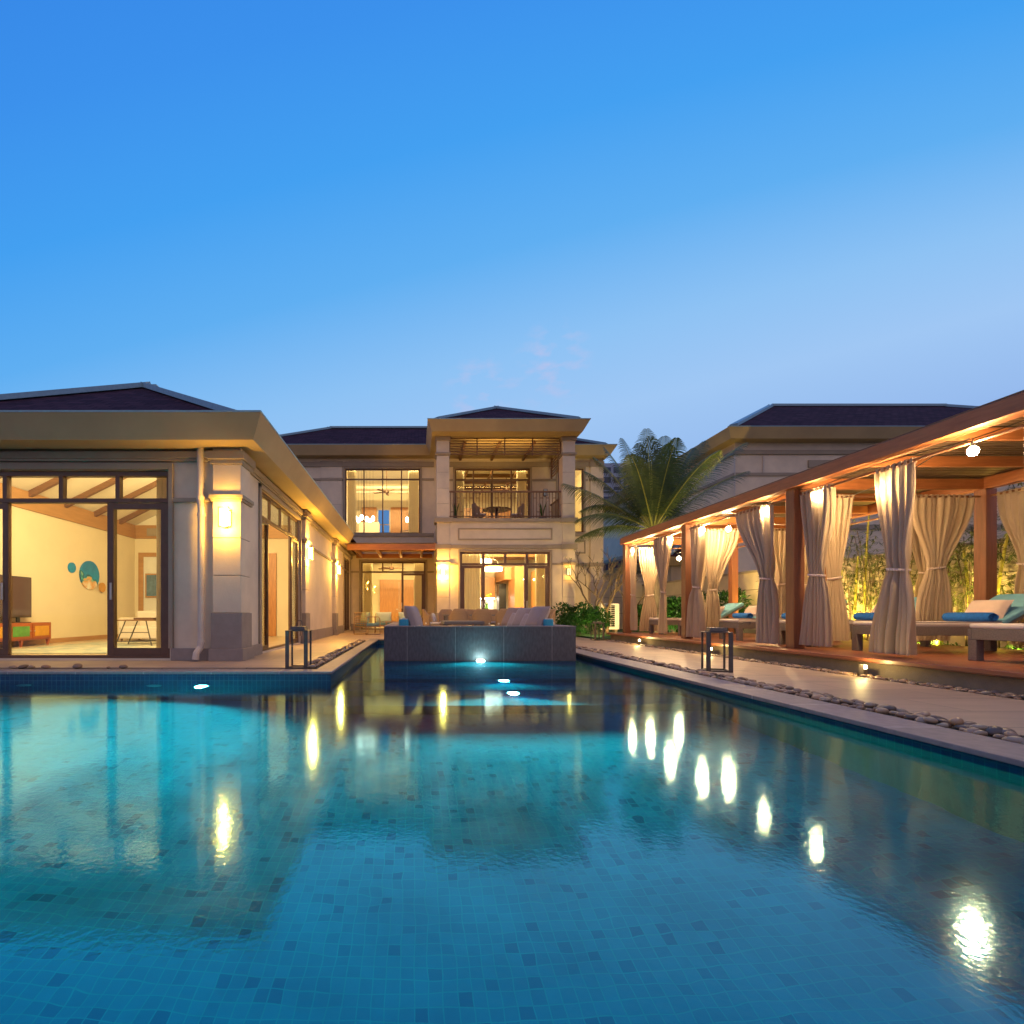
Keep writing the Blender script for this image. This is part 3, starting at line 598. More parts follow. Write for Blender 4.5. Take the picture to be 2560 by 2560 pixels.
# kitchen
MB().box(1.3,4.35,26.4,26.98,1.62,2.75).box(4.4,5.2,24.0,26.9,2.45,3.05).box(4.75,5.35,23.2,24.8,.02,3.02).build("cupboard", M["cab"], H)
kc = MB()
for x in (2.0,2.75,3.5): kc.box(x,x+.012,26.388,26.4,1.64,2.73)
kc.build("cupboard_joint", M["black"], H)
MB().box(1.3,4.6,26.3,26.98,.03,.95).build("counter", M["white"], H, bevel=.01)
MB().box(4.35,4.72,25.2,25.9,.03,2.3).build("refrigerator_recess", M["black"], H)
MB().box(1.3,4.35,26.93,26.979,.955,1.58).build("backsplash", M["white"], H)
MB().box(1.3,4.35,26.60,26.70,1.585,1.61).build("counter_light", M["under"], H)
MB().box(1.6,6.2,23.9,24.1,3.55,3.84).box(1.6,6.2,25.2,25.4,3.55,3.84).build("ceiling_beam", M["band"], H)
MB().box(5.55,5.7,22.2,23.3,.03,2.75).build("timber_panel", M["cab"], H)
# ------------------------------------------------------------------ timber canopy over the back terrace
T = thing("timber_canopy", "brown slatted timber canopy between the wing and the balcony block", "canopy", (-1,21,0))
MB().box(-2.72,.82,19.58,19.70,3.33,3.56).build("front_beam", M["teakx"], T, bevel=.006)
for x in (-2.45,-1.55,-.62,.30): MB().box(x-.05,x+.05,19.702,22.5,3.34,3.52).build("joist", M["teak"], T)
for y in (20.6,21.5): MB().box(-2.7,.8,y-.03,y+.03,3.521,3.58).build("batten", M["teakx"], T)
MB().box(-2.7,.8,22.46,22.515,3.33,3.52).build("wall_plate", M["teakx"], T)
MB().box(-2.8,.86,19.6,22.52,3.59,3.61).build("cover", M["brownwood"], T)
# ================================================================== NEIGHBOUR
G = thing("neighbour_house", "large pale house with a dark hipped roof rising behind the cabanas", "house", (20,28,0))
MB().box(13.45,38,20.5,42,0,7.96).build("wall", M["wall"], G)
MB().box(13.35,38,20.42,42,7.45,7.62).box(13.38,38,20.45,42,6.55,6.68).box(13.36,38,20.43,42,4.3,4.5).build("moulding", M["trim"], G)
MB().box(13.4,13.43,20.44,20.5,.1,7.4).box(14.6,14.64,20.44,20.5,6.7,7.4).build("downpipe", M["pipe"], G)
MB().box(16.5,17.5,20.43,20.5,6.9,7.2).build("air_grille", M["trim"], G)
MB().hexa([(12.95,20.0,7.95),(38.4,20.0,7.95),(38.4,42,7.95),(12.95,42,7.95)],[(12.74,19.8,8.36),(38.6,19.8,8.36),(38.6,42.2,8.36),(12.74,42.2,8.36)]).build("eave", M["fascia"], G)
MB().box(12.73,38.6,19.79,19.87,8.362,8.39).build("gutter_edge", M["cap"], G)
hip(G,12.85,34.2,19.9,32.0,8.33,.57,0,capw=.3,caph=.12)
P = thing("garden_pavilion", "low dark-roofed outbuilding beyond the garden wall behind the palm", "building", (14,30,0))
MB().box(12.6,18,24,40,0,3.1).build("wall", M["wall"], P)
MB().hexa([(12.2,23.6,3.1),(18.4,23.6,3.1),(18.4,40,3.1),(12.2,40,3.1)],[(12.05,23.4,3.5),(18.6,23.4,3.5),(18.6,40.2,3.5),(12.05,40.2,3.5)]).build("eave", M["fascia"], P)
hip(P,12.15,18.5,23.5,40.1,3.5,.55,0,capw=.25,caph=.1) if False else hip(P,12.15,18.5,23.5,40.1,3.5,.55,40.0,back=False,capw=.25)
Tw = thing("apartment_tower", "distant blue-grey apartment block glimpsed between the villa and the palm", "apartment block", (66,150,0))
MB().box(57,90,150,170,0,47).build("wall", M["tower"], Tw)
for k in range(14):
    for j in range(5):
        x = 58+j*3.1; z = 5+k*3.0
        if z < 12: continue
        MB().box(x,x+2.2,149.8,150.0,z,z+1.7).build("window", M["towerg"], Tw)
MB().box(56.8,90.3,149.2,150,11.2,11.5).box(56.8,90.3,149.2,150,20.2,20.5).box(56.8,90.3,149.2,150,29.2,29.5).box(56.8,90.3,149.2,150,38.2,38.5).build("balcony_slab", M["tower"], Tw)
# garden wall
GW = thing("garden_wall", "long cream panelled garden wall lit from below behind the loungers", "wall", (11.3,10,0))
MB().box(11.2,11.4,-6,24,-.05,2.12).build("wall_panel", M["gwall"], GW)
MB().box(11.16,11.44,-6,24,2.12,2.2).build("wall_coping", M["trim"], GW)
GB = thing("boundary_wall", "cream boundary wall behind the outdoor air unit and bare trees", "wall", (10,24,0))
MB().box(8.7,11.4,24.2,24.4,-.05,2.6).build("wall_panel", M["gwall"], GB)
MB().box(8.7,11.4,24.16,24.44,2.6,2.7).build("wall_coping", M["trim"], GB)
# ================================================================== CABANA PERGOLA
DZ = .17
struct(MB().box(6.12,10.15,-2,15.6,DZ-.06,DZ).build("timber_deck", M["decking"], bevel=.008))
struct(MB().box(6.22,10.1,-2,15.5,-.14,DZ-.062).build("deck_base", M["concrete"]))
PG = thing("cabana_pergola", "long red-brown timber pergola with mesh roof over the pool loungers", "pergola", (8.2,8,DZ))
YS = (5.02,8.37,11.72,15.07)
for y in YS:
    for x in (6.5,9.8): MB().box(x,x+.19,y,y+.19,DZ,2.92).build("post", M["post"], PG, bevel=.008)
MB().box(6.44,6.52,-1,15.32,2.925,3.12).build("edge_beam", M["teak"], PG, bevel=.006)
MB().box(6.53,6.66,-1,15.25,2.93,3.06).build("inner_beam", M["teak"], PG, bevel=.006)
MB().box(9.82,9.96,-1,15.32,2.925,3.12).build("edge_beam", M["teak"], PG, bevel=.006)
MB().box(6.52,9.82,15.24,15.32,2.926,3.115).build("end_beam", M["teakx"], PG, bevel=.006)
for y in YS:
    MB().box(6.662,9.818,y+.05,y+.14,2.921,3.10).build("cross_beam", M["teakx"], PG, bevel=.006)
for i, y in enumerate((4.2,6.14,7.25,9.49,10.6,12.84,13.95)):
    MB().box(6.662,9.818,y-.03,y+.03,2.95,3.10).build("joist", M["teakx"], PG, bevel=.004)
rf = MB()
for i in range(int(16.3/.09)):
    y = -.95+i*.09; rf.box(6.54,9.90,y,y+.055,3.125,3.14)
rf.build("slat_roof", M["mesh"] if "mesh" in M else M["brownwood"], PG)
MB().box(6.5,9.92,-1,15.3,3.145,3.16).build("roof_sheet", M["brownwood"], PG)
M["rod"] = pmat("curtain_rod", (.23,.10,.05), .4, .15, 8)
for y0, y1 in ((5.21,8.37),(8.56,11.72),(11.91,15.07),(1.5,5.02)):
    for x in (6.6,9.9):
        r = MB().tube([(x,y0,2.80),(x,y1,2.80)],.018,10).build("curtain_rod", M["rod"], PG)
        MB().lathe(0,0,[(.0,0)]) if 0 else None
for y in (8.47,11.82,15.16):
    MB().tube([(6.69,y,2.80),(9.8,y,2.80)],.018,10).build("curtain_rod", M["rod"], PG)
# ------------------------------------------------------------------ curtains
def curtain(axis, u0, u1, d, z0, z1, tz, wt, wb, label, folds=8, amp=.05, lean=0, sway=0, seed=0, group="tied linen curtains round the cabana", ctr=None, tiecol="curtain"):
    """hangs from u0..u1 on a rod along axis at depth d; gathered to width wt at height tz, flares to wb at the hem; ctr shifts the tie"""
    rnd = random.Random(seed); lean += rnd.uniform(-.07,.07); sway += rnd.uniform(-.05,.04); wt *= rnd.uniform(.78,.98); tz += rnd.uniform(-.06,.06); uc = (u0+u1)/2; W0 = abs(u1-u0); tc_ = (ctr if ctr is not None else uc) + rnd.uniform(-.05,.05)
    c = (uc, d) if axis == "x" else (d, uc)
    t = thing("curtain", label, "curtain", (c[0], c[1], z1), group)
    ph = [rnd.uniform(0, 6.28) for _ in range(4)]
    def fn(i, j, off=0):
        z = z1 + (z0-z1)*j
        zt = (z1-tz)/(z1-z0)
        if j < zt: k = j/zt; k2 = k*k*(3-2*k); wd = W0+(wt-W0)*k2**1.2; cc = uc+(tc_-uc)*k2
        else: k = (j-zt)/(1-zt); wd = wt+(wb-wt)*(1-(1-k)**2); cc = tc_+lean*k
        x = cc + (i-.5)*wd
        gather = 1-.45*math.exp(-((j-zt)/.05)**2)
        a = amp*gather*(.8+.4*math.sin(j*3+ph[2]))
        f = a*math.sin(i*folds*2*PI+ph[0]+.5*math.sin(j*4+ph[1])) + .4*a*math.sin(i*folds*4.6+ph[3]+j*2)
        x += .35*a*math.cos(i*folds*2*PI+ph[0])
        nn = noise.noise(Vector((i*3.1+seed*7, j*2.3, seed)))
        dd = d + f*(1+.7*nn) + sway*j*j + .05*nn*j; x += .035*noise.noise(Vector((i*2.0, j*3.7+seed*5, 9)))*(.3+j)
        return (x, dd, z) if axis == "x" else (dd, x, z)
    MB().grid(fn, 96, 40).build("cloth", M["curtain"], t, smooth=True)
    # tieback band
    rw = wt/2*1.03; rd = amp*.75+.015
    pts = []
    tb = MB()
    for k in range(25):
        a = 2*PI*k/24; u = tc_+math.cos(a)*rw; v = d+math.sin(a)*rd + sway*((z1-tz)/(z1-z0))**2
        pts.append((u, v, tz+.02*math.cos(a)) if axis == "x" else (v, u, tz+.02*math.cos(a)))
    for k in range(24):
        p, q = pts[k], pts[k+1]; tb.quad(p, q, (q[0],q[1],q[2]+.035), (p[0],p[1],p[2]+.035))
    tb.build("tieback", M["pinkp"], t, solid=.008, smooth=True)
    tb = MB(); n = folds+1
    for k in range(n):
        u = u0+(u1-u0)*(k+.5)/n; a = .02
        p = [(d-.028, z1-.01),(d-.028, 2.83),(d+.028, 2.83),(d+.028, z1-.01)]
        for q in range(3):
            (d0, zz0), (d1, zz1) = p[q], p[q+1]
            P4 = [(u-a,d0,zz0),(u+a,d0,zz0),(u+a,d1,zz1),(u-a,d1,zz1)]
            if axis == "y": P4 = [(b,a_,c_) for a_, b, c_ in P4]
            tb.quad(*P4)
    tb.build("hanging_tab", M["curtain"], t, solid=.004)
    return t
cur = "tied linen curtain "
# front line (x = 6.6), along Y
curtain("y",14.55,15.02,6.6,.27,2.77,1.35,.24,.42,cur+"beside the farthest front post",6,.05,seed=1)
curtain("y",12.55,13.35,6.6,.25,2.77,1.38,.22,.40,cur+"hanging mid-bay in the farthest bay, pool side",8,.06,seed=2)
curtain("y",11.15,11.66,6.6,.22,2.77,1.36,.30,.55,cur+"against the second front post from the back",6,.06,seed=3,sway=-.03)
curtain("y",9.0,10.05,6.6,.22,2.77,1.45,.34,.50,cur+"wide and billowing mid-bay in the middle bay, pool side",9,.07,seed=4,ctr=9.2,lean=-.02)
curtain("y",7.70,8.30,6.6,.24,2.77,1.33,.34,.62,cur+"beside the nearest front post, pool side",7,.06,seed=5)
curtain("y",6.42,6.98,6.6,.22,2.77,1.38,.34,.62,cur+"nearest the pool, hanging free in the nearest bay",6,.07,seed=6,sway=-.06)
# cross line under the third post pair (y = 8.47)
curtain("x",6.92,7.62,8.47,.30,2.77,1.42,.26,.50,cur+"on the cross rod behind the nearest front post",8,.05,seed=7)
curtain("x",8.62,9.66,8.47,.30,2.77,1.52,.36,.62,cur+"flaring wide on the cross rod by the nearest rear post",10,.06,seed=8,ctr=9.1)
# second cross line (y = 11.82)
curtain("x",7.05,7.85,11.82,.3,2.77,1.28,.28,.40,cur+"blown aside on the middle cross rod",9,.07,seed=9,ctr=7.25)
curtain("x",8.65,9.30,11.82,.3,2.77,1.50,.22,.45,cur+"on the middle cross rod near the rear post",7,.05,seed=10,ctr=8.85)
# end line (y = 15.16)
curtain("x",6.95,7.62,15.16,.22,2.77,1.32,.28,.58,cur+"full and evenly pleated on the far end rod",8,.05,seed=11)
curtain("x",8.55,9.2,15.16,.22,2.77,1.5,.22,.45,cur+"on the far end rod near the rear post",7,.05,seed=12)
# rear line (x = 9.9)
curtain("y",9.2,9.8,9.9,.26,2.77,1.5,.24,.5,cur+"on the rear rod in front of the bamboo",7,.05,seed=13)
curtain("y",7.55,8.3,9.9,.26,2.77,1.5,.26,.5,cur+"on the rear rod beside the nearest rear post",8,.05,seed=14)
curtain("y",5.4,6.0,9.9,.26,2.77,1.5,.26,.5,cur+"on the rear rod at the right edge",7,.05,seed=15)
curtain("y",12.1,12.7,9.9,.26,2.77,1.5,.24,.5,cur+"on the rear rod of the farthest bay",7,.05,seed=16)
# ------------------------------------------------------------------ string lights
def bulb(parent, x, y, z):
    b = MB().lathe(x,y,[(.01,z-.075),(.036,z-.062),(.051,z-.025),(.046,z+.01),(.022,z+.035)],14).build("bulb", M["bulb"], parent, smooth=True)
    MB().lathe(x,y,[(.021,z+.034),(.024,z+.05),(.022,z+.09),(.008,z+.10)],10).build("socket", M["black"], parent)
def string(label, pts, hook):
    t = thing("string_light", label, "string lights", (pts[0][0], pts[0][1], hook))
    path = []
    for i, p in enumerate(pts):
        path.append((p[0], p[1], p[2]+.10+.03))
        MB().tube([(p[0],p[1],p[2]+.09),(p[0],p[1],p[2]+.135)],.006,6).build("drop_wire", M["black"], t)
        bulb(t, *p)
        if i < len(pts)-1:
            q = pts[i+1]; m = [(a+b)/2 for a, b in zip(p, q)]
            path.append((m[0], m[1], hook))
    path.append((pts[-1][0]+.02, pts[-1][1]-1.0, hook))
    # smooth sag
    sm = []
    for i in range(len(path)-1):
        for k in range(6):
            s_ = k/6; s2 = s_*s_*(3-2*s_)
            sm.append((path[i][0]+(path[i+1][0]-path[i][0])*s_, path[i][1]+(path[i+1][1]-path[i][1])*s_, path[i][2]+(path[i+1][2]-path[i][2])*s2))
    sm.append(path[-1])
    MB().tube(sm,.006,6).build("cable", M["black"], t)
string("string of bare bulbs along the pool-side beam of the cabana",[(6.6,14.75,2.69),(6.6,12.60,2.69),(6.6,11.2,2.71),(6.6,9.18,2.72),(6.6,7.96,2.72),(6.6,5.77,2.71)],2.90)
string("string of bare bulbs zigzagging under the cabana roof",[(7.9,14.69,2.45),(7.2,14.9,2.69),(7.2,11.15,2.73),(6.65,6.86,2.52)],2.90) if 0 else None
string("second string of bare bulbs zigzagging under the cabana roof",[(7.2,14.9,2.69),(7.9,14.6,2.44),(7.2,11.2,2.73),(9.6,13.16,2.49),(6.72,6.93,2.53)],2.90)
# ------------------------------------------------------------------ loungers
def make_lounger():
    t = thing("sun_lounger", "", "sun lounger", (0,0,0), "sun loungers in a row under the cabana")
    w = .70; Ln = 2.46      # foot at x=0, near side y=-w/2
    f = MB(); f.box(0,Ln,-w/2,-w/2+.05,.27,.405).box(0,Ln,w/2-.05,w/2,.27,.405).box(0,.05,-w/2+.05,w/2-.05,.27,.405).box(Ln-.05,Ln,-w/2+.05,w/2-.05,.27,.405)
    f.box(.05,Ln-.05,-w/2+.05,w/2-.05,.36,.39); f.build("frame", M["wickerd"], t, bevel=.006)
    for x in (.0,Ln-.30):
        for y in (-w/2,w/2-.10): MB().box(x+.002,x+.102,y+.002,y+.098,0,.272).build("leg", M["wickerd"], t, bevel=.006)
    m = MB().box(.0,1.66,-w/2+.01,w/2-.01,.408,.475).build("mattress", M["cream"], t, bevel=.025)
    MB().tube([(.02,-w/2+.02,.41),(1.64,-w/2+.02,.41)],.008,6).tube([(.02,-w/2+.02,.472),(1.64,-w/2+.02,.472)],.008,6).build("piping", M["lav"], m)
    b = MB(); b.hexa([(1.66,-w/2+.01,.41),(2.42,-w/2+.01,.84),(2.42,w/2-.01,.84),(1.66,w/2-.01,.41)],[(1.62,-w/2+.01,.475),(2.38,-w/2+.01,.92),(2.38,w/2-.01,.92),(1.62,w/2-.01,.475)])
    b.build("backrest", M["aqua"], t, bevel=.022)
    b = MB(); b.hexa([(1.66,-w/2+.02,.375),(2.44,-w/2+.02,.80),(2.44,w/2-.02,.80),(1.66,w/2-.02,.375)],[(1.655,-w/2+.02,.402),(2.42,-w/2+.02,.832),(2.42,w/2-.02,.832),(1.655,w/2-.02,.402)])
    b.build("backrest_frame", M["wickerd"], t, bevel=.004)
    MB().bar((2.1,-w/2+.06,.62),(2.28,-w/2+.06,.39),.03).bar((2.1,w/2-.06,.62),(2.28,w/2-.06,.39),.03).build("prop_strut", M["metal"], t)
    return t
def pillow(name, mat, label, cat, loc, w, h, t, rot, group=None, parent=None, n=14):
    def f(sgn):
        def g(i, j):
            u = i*2-1; v = j*2-1
            k = (max(0,1-u**4)*max(0,1-v**4))**.5
            e = 1-.07*(1-abs(u))**1*0 - .06*(u*u*(1-v*v)*0+ (1-u*u)*(abs(v)**3) + (1-v*v)*(abs(u)**3))
            return (u*w/2*e, sgn*t/2*k, v*h/2*e)
        return g
    mb = MB().grid(f(1), n, n); m2 = MB().grid(f(-1), n, n)
    base = len(mb.v); mb.v += m2.v; mb.f += [tuple(base+i for i in reversed(q)) for q in m2.f]
    o = mb.build(name, mat, None, smooth=True)
    o.location = loc; o.rotation_euler = rot
    if label: tag(o, label, cat, group)
    return o
lp = make_lounger(); first = True
pos = [(7.10,5.92,"nearest lounger, at the right edge of the deck",1),(7.12,7.61,"second lounger from the right, fully in view",1),(7.08,9.18,"third lounger, partly behind the nearest front post",1),
       (7.12,11.08,"fourth lounger, just behind the large lantern",1),(7.14,12.90,"fifth lounger, between the second post and a curtain",1),(7.02,14.30,"farthest lounger, at the far end of the deck",0)]
def towel_proto():
    t = thing("rolled_towel", "", "towel", (0,0,0), "rolled blue towels on the loungers")
    sp = MB(); Lh = .33
    # spiral roll around Y
    pts = []
    for k in range(70):
        a = k*.32; r = .018+.0024*k*.95; pts.append((r*math.cos(a), r*math.sin(a)))
    R = .078
    body = MB(); seg = 28
    prof = [(-Lh,.80),(-Lh+.015,.95),(-Lh+.04,1),(0,1.02),(Lh-.04,1),(Lh-.015,.95),(Lh,.80)]
    b0 = len(body.v)
    for y, k in prof:
        for q in range(seg):
            a = 2*PI*q/seg; rr = R*k*(1+.03*math.sin(q*1.7+y*9)); body.v.append((rr*math.cos(a)*1.12, y, rr*math.sin(a)*.92))
    for i in range(len(prof)-1):
        for q in range(seg):
            q2 = (q+1)%seg; body.f.append((i*seg+q, i*seg+q2, (i+1)*seg+q2, (i+1)*seg+q))
    body.f.append(tuple(range(seg))); body.f.append(tuple((len(prof)-1)*seg+q for q in range(seg))[::-1])
    body.build("roll", M["towel"], t, smooth=True)
    for s_ in (-1,1):
        e_ = MB()
        for k in range(69):
            (x0,z0),(x1,z1) = pts[k], pts[k+1]
            if math.hypot(x1,z1) > R*.86: break
            y = s_*(Lh+.004); e_.quad((x0,y-.004*s_,z0),(x1,y-.004*s_,z1),(x1,y+.008*s_,z1),(x0,y+.008*s_,z0))
        e_.build("rolled_end", M["towel"], t, solid=.004)
    return t
tp = towel_proto(); ft = True
for x, y, lab, has in pos:
    ll = "wicker sun lounger with aqua backrest, "+lab
    if first: lp.location = (x,y,DZ); lp["label"] = ll; first = False
    else: dup(lp,(x,y,DZ),0,ll)
    pillow("pillow",M["pinkp"],"beige pillow on the "+lab.split(",")[0],"pillow",(x+1.80,y,DZ+.665),.56,.34,.15,(PI/2-1.02,0,PI/2),"beige pillows on the loungers")
    zt = DZ+.475+.070
    if ft: tp.location = (x+1.52,y,zt); tp["label"] = "rolled blue towel on the "+lab.split(",")[0]; ft = False
    else: dup(tp,(x+1.52,y,zt),random.uniform(-.06,.06),"rolled blue towel on the "+lab.split(",")[0])
# ------------------------------------------------------------------ lanterns
def make_lantern():
    t = thing("lantern", "", "lantern", (0,0,0), "tall dark metal garden lanterns")
    s = .155; h = .52
    for sx_, sy_ in ((-1,-1),(1,-1),(-1,1),(1,1)):
        m = MB()
        if sy_ < 0: m.box(*( (sx_*s-.052, sx_*s) if sx_>0 else (sx_*s, sx_*s+.052)), sy_*s, sy_*s+.014, 0, h)
        else: m.box(*((sx_*s-.034, sx_*s-.008) if sx_>0 else (sx_*s+.008, sx_*s+.034)), sy_*s-.014, sy_*s, 0, h)
        if sy_ < 0: m.box(*((sx_*s-.016, sx_*s-.002) if sx_>0 else (sx_*s+.002, sx_*s+.016)), sy_*s+.014, sy_*s+.035, 0, h)
        m.build("leg", M["metal"], t, bevel=.003)
    MB().box(-s+.02,s-.02,-s+.016,-s+.03,0,.02).box(-s+.02,s-.02,s-.03,s-.016,0,.02).box(-s+.018,-s+.032,-s+.03,s-.03,0,.02).box(s-.032,s-.018,-s+.03,s-.03,0,.02).build("base_ring", M["metal"], t)
    MB().box(-s-.003,s+.003,-s-.003,s+.003,h,h+.012).build("top_plate", M["metal"], t, bevel=.003)
    MB().hexa([(-.11,-.11,h+.018),(.11,-.11,h+.018),(.11,.11,h+.018),(-.11,.11,h+.018)],[(-.095,-.095,h+.068),(.095,-.095,h+.068),(.095,.095,h+.068),(-.095,.095,h+.068)]).build("lid", M["metal"], t, bevel=.004)
    return t
l1 = make_lantern(); l1.location = (-1.645,6.93,.003); l1["label"] = "tall lantern with raised wire handle on the left pool corner"
MB().tube([(-.035,0,.586),(-.03,0,.64),(-.018,0,.665),(.03,0,.668),(.04,0,.655),(.045,0,.586)],.006,8).build("handle", M["metal"], l1).location = (0,0,0)
for ch in l1.children:
    if ch.name.startswith("handle"): 
        for v in ch.data.vertices: v.co += l1.location
l2 = dup(l1,(4.40,7.12,RZ+.003),-.30,"large lantern with lowered handle on the path beside the river stones")
l2.scale = (1.08,1.08,1.08)
for ch in l2.children:
    if ch.name.startswith("handle"): ch.rotation_euler = (1.35,0,0); ch.location = (0,-.52,.53)
dup(l1,(5.72,15.3,RZ+.003),.1,"small far lantern at the end of the cabana deck")
# ------------------------------------------------------------------ river stones
def stone_mesh(seed):
    r = random.Random(seed); mb = MB(); nu, nv = 14, 9
    ax = (r.uniform(.85,1.15), r.uniform(.62,.85), r.uniform(.42,.6)); off = Vector((r.uniform(0,50),)*3)
    base = 0
    for j in range(1,nv):
        th = PI*j/nv
        for i in range(nu):
            a = 2*PI*i/nu; p = Vector((math.sin(th)*math.cos(a), math.sin(th)*math.sin(a), math.cos(th)))
            k = 1+.16*noise.noise(p*1.1+off)
            mb.v.append((p.x*ax[0]*k*.5, p.y*ax[1]*k*.5, p.z*ax[2]*k*.5))
    for j in range(nv-2):
        for i in range(nu):
            i2 = (i+1)%nu; mb.f.append((j*nu+i,(j+1)*nu+i,(j+1)*nu+i2,j*nu+i2))
    t_ = len(mb.v); mb.v += [(0,0,ax[2]*.5),(0,0,-ax[2]*.5)]
    for i in range(nu):
        i2 = (i+1)%nu; mb.f.append((t_,i,i2)); mb.f.append((t_+1,(nv-2)*nu+i2,(nv-2)*nu+i))
    return mb
SM = []
for k in range(9):
    mb = stone_mesh(k); o = mb.build("stone_source", M["stone"], None, smooth=True); SM.append(o.data); bpy.data.objects.remove(o)
MESHV = [([v.co.copy() for v in m.vertices], [tuple(p.vertices) for p in m.polygons]) for m in SM]
def stone(x, y, z, s, rz, label, group, tilt=0):
    o = bpy.data.objects.new("river_stone", random.choice(SM)); C.objects.link(o); o.location = (x,y,z); o.scale = (s,s,s)
    o.rotation_euler = (tilt, random.uniform(-.25,.25), rz); tag(o, label, "stone", group)
def stuffrow(name, lst):
    mb = MB()
    for x, y, z, s, rz in lst:
        vs, fs = random.choice(MESHV); n = len(mb.v); c_, s_ = math.cos(rz), math.sin(rz)
        for v in vs: mb.v.append((x+s*(v.x*c_-v.y*s_), y+s*(v.x*s_+v.y*c_), z+s*v.z))
        mb.f += [tuple(n+i for i in f) for f in fs]
    o = mb.build(name, M["stone"], None, smooth=True); o["kind"] = "stuff"; return o
row = []; y = 2.35; R = random.Random(3)
while y < 14.8:
    sc_ = .105 if y < 6 else .10
    for k in range(3):
        s = sc_*R.uniform(.62,1.25)
        row.append((3.96+k*.088+R.uniform(-.03,.03), y+R.uniform(-.035,.035), RZ-.02+s*.24+(.02 if R.random()<.15 else 0), s, R.uniform(0,6.28)))
    y += .086 if y < 6 else .094
for i, r_ in enumerate(row):
    if i < 170: stone(r_[0],r_[1],r_[2],r_[3],r_[4],"smooth grey-brown river stone in the row between pool coping and path","river stones along the right pool edge",R.uniform(-.3,.3))
stuffrow("river_stones_far", row[170:])
row = []; y = 3.6
while y < 15.3:
    for k in range(3):
        s = .075*R.uniform(.6,1.35); row.append((5.93+k*.085+R.uniform(-.03,.03), y+R.uniform(-.03,.03), RZ-.015+s*.24, s, R.uniform(0,6.28)))
    y += .085
for i, r_ in enumerate(row):
    if i < 100: stone(r_[0],r_[1],r_[2],r_[3],r_[4],"small river stone lying at the foot of the cabana deck","small river stones along the deck")
stuffrow("deck_pebbles_far", row[100:])
row = []; y = 6.95
while y < 14:
    for k in range(2): s = .09*R.uniform(.6,1.3); row.append((-1.57+k*.12+R.uniform(-.03,.03), y+R.uniform(-.03,.03), -.01+s*.24, s, R.uniform(0,6.28)))
    y += .10
stuffrow("canal_pebbles", row)
for x, s in ((-6.83,.07),(-6.35,.09),(-6.2,.06),(-6.0,.08),(-5.62,.11),(-5.5,.12),(-5.38,.1),(-5.16,.13),(-4.73,.16),(-4.3,.07),(-4.08,.13)):
    stone(x,6.84+R.uniform(-.03,.03),-.005+s*.24,s,R.uniform(0,6.28),"dark river stone lying on the terrace edge in front of the sliding doors","scattered stones on the left terrace edge")
# ------------------------------------------------------------------ lamps that stand or hang
def sconce(x, y, z, face, label, mat="shade", e=14, col=(1,.52,.07)):
    t = thing("wall_lamp", label, "wall lamp", (x,y,z), "square bronze-framed wall lamps")
    def bx(mb, u0,u1,d0,d1,z0,z1):      # u lateral, d outward
        if face == "y": mb.box(x+u0,x+u1,y-d1,y-d0,z+z0,z+z1)
        else: mb.box(x+d0,x+d1,y+u0,y+u1,z+z0,z+z1)
        return mb
    bx(MB(),-.075,.075,0.001,.02,-.15,.15).build("back_plate", M["frame"], t, bevel=.003)
    bx(MB(),-.07,.07,.03,.12,-.135,.135).build("glass_shade", M[mat], t, bevel=.01)
    f = MB()
    for u in (-.09,.078): bx(f,u,u+.012,.02,.135,.10,.115); bx(f,u,u+.012,.123,.135,-.16,.16)
    bx(f,-.09,.09,.123,.135,.15,.162); bx(f,-.09,.09,.123,.135,-.162,-.15); bx(f,-.03,.03,.02,.135,-.172,-.163)
    f.build("frame_bars", M["frame"], t)
    if e:
        for dz in (.19,-.19):
            p = (x, y-.15, z+dz) if face == "y" else (x+.15, y, z+dz)
            lamp("POINT","sconce_light",p,e*2.4,col,.03)
sconce(-3.06,7.94,2.32,"y","bright square wall lamp on the corner pier nearest the pool",e=13)
sconce(-2.83,12.87,2.36,"x","bright square wall lamp on the middle pier of the left wing",e=44)
sconce(-2.83,17.68,2.36,"x","bright square wall lamp on the farthest pier of the left wing",e=44)
sconce(1.14,19.775,2.46,"y","bright square wall lamp on the left pier of the balcony block",e=48)
sconce(6.22,19.775,2.46,"y","dim square wall lamp on the right pier of the balcony block","shaded",e=2)
sconce(6.02,22.6,6.35,"y","unlit square wall lamp on the balcony back wall","pooloff",e=0)
for y, lab in ((6.55,"nearest"),(9.95,"middle"),(13.1,"farthest")):
    t = thing("spike_light", lab+" small square uplight at the foot of the cabana deck", "garden light", (6.02,y,RZ), "small uplights along the deck")
    MB().box(5.99,6.05,y-.035,y+.035,RZ,.03).box(5.99,5.995,y-.035,y+.035,.03,.085).box(6.045,6.05,y-.035,y+.035,.03,.085).box(5.995,6.045,y+.03,y+.035,.03,.085).build("housing", M["metal"], t)
    MB().box(5.998,6.042,y-.028,y+.028,.035,.075).build("lens", M["uplight"], t)
    lamp("POINT","spike_glow",(5.93,y-.05,.13),6,(1,.72,.25),.02)
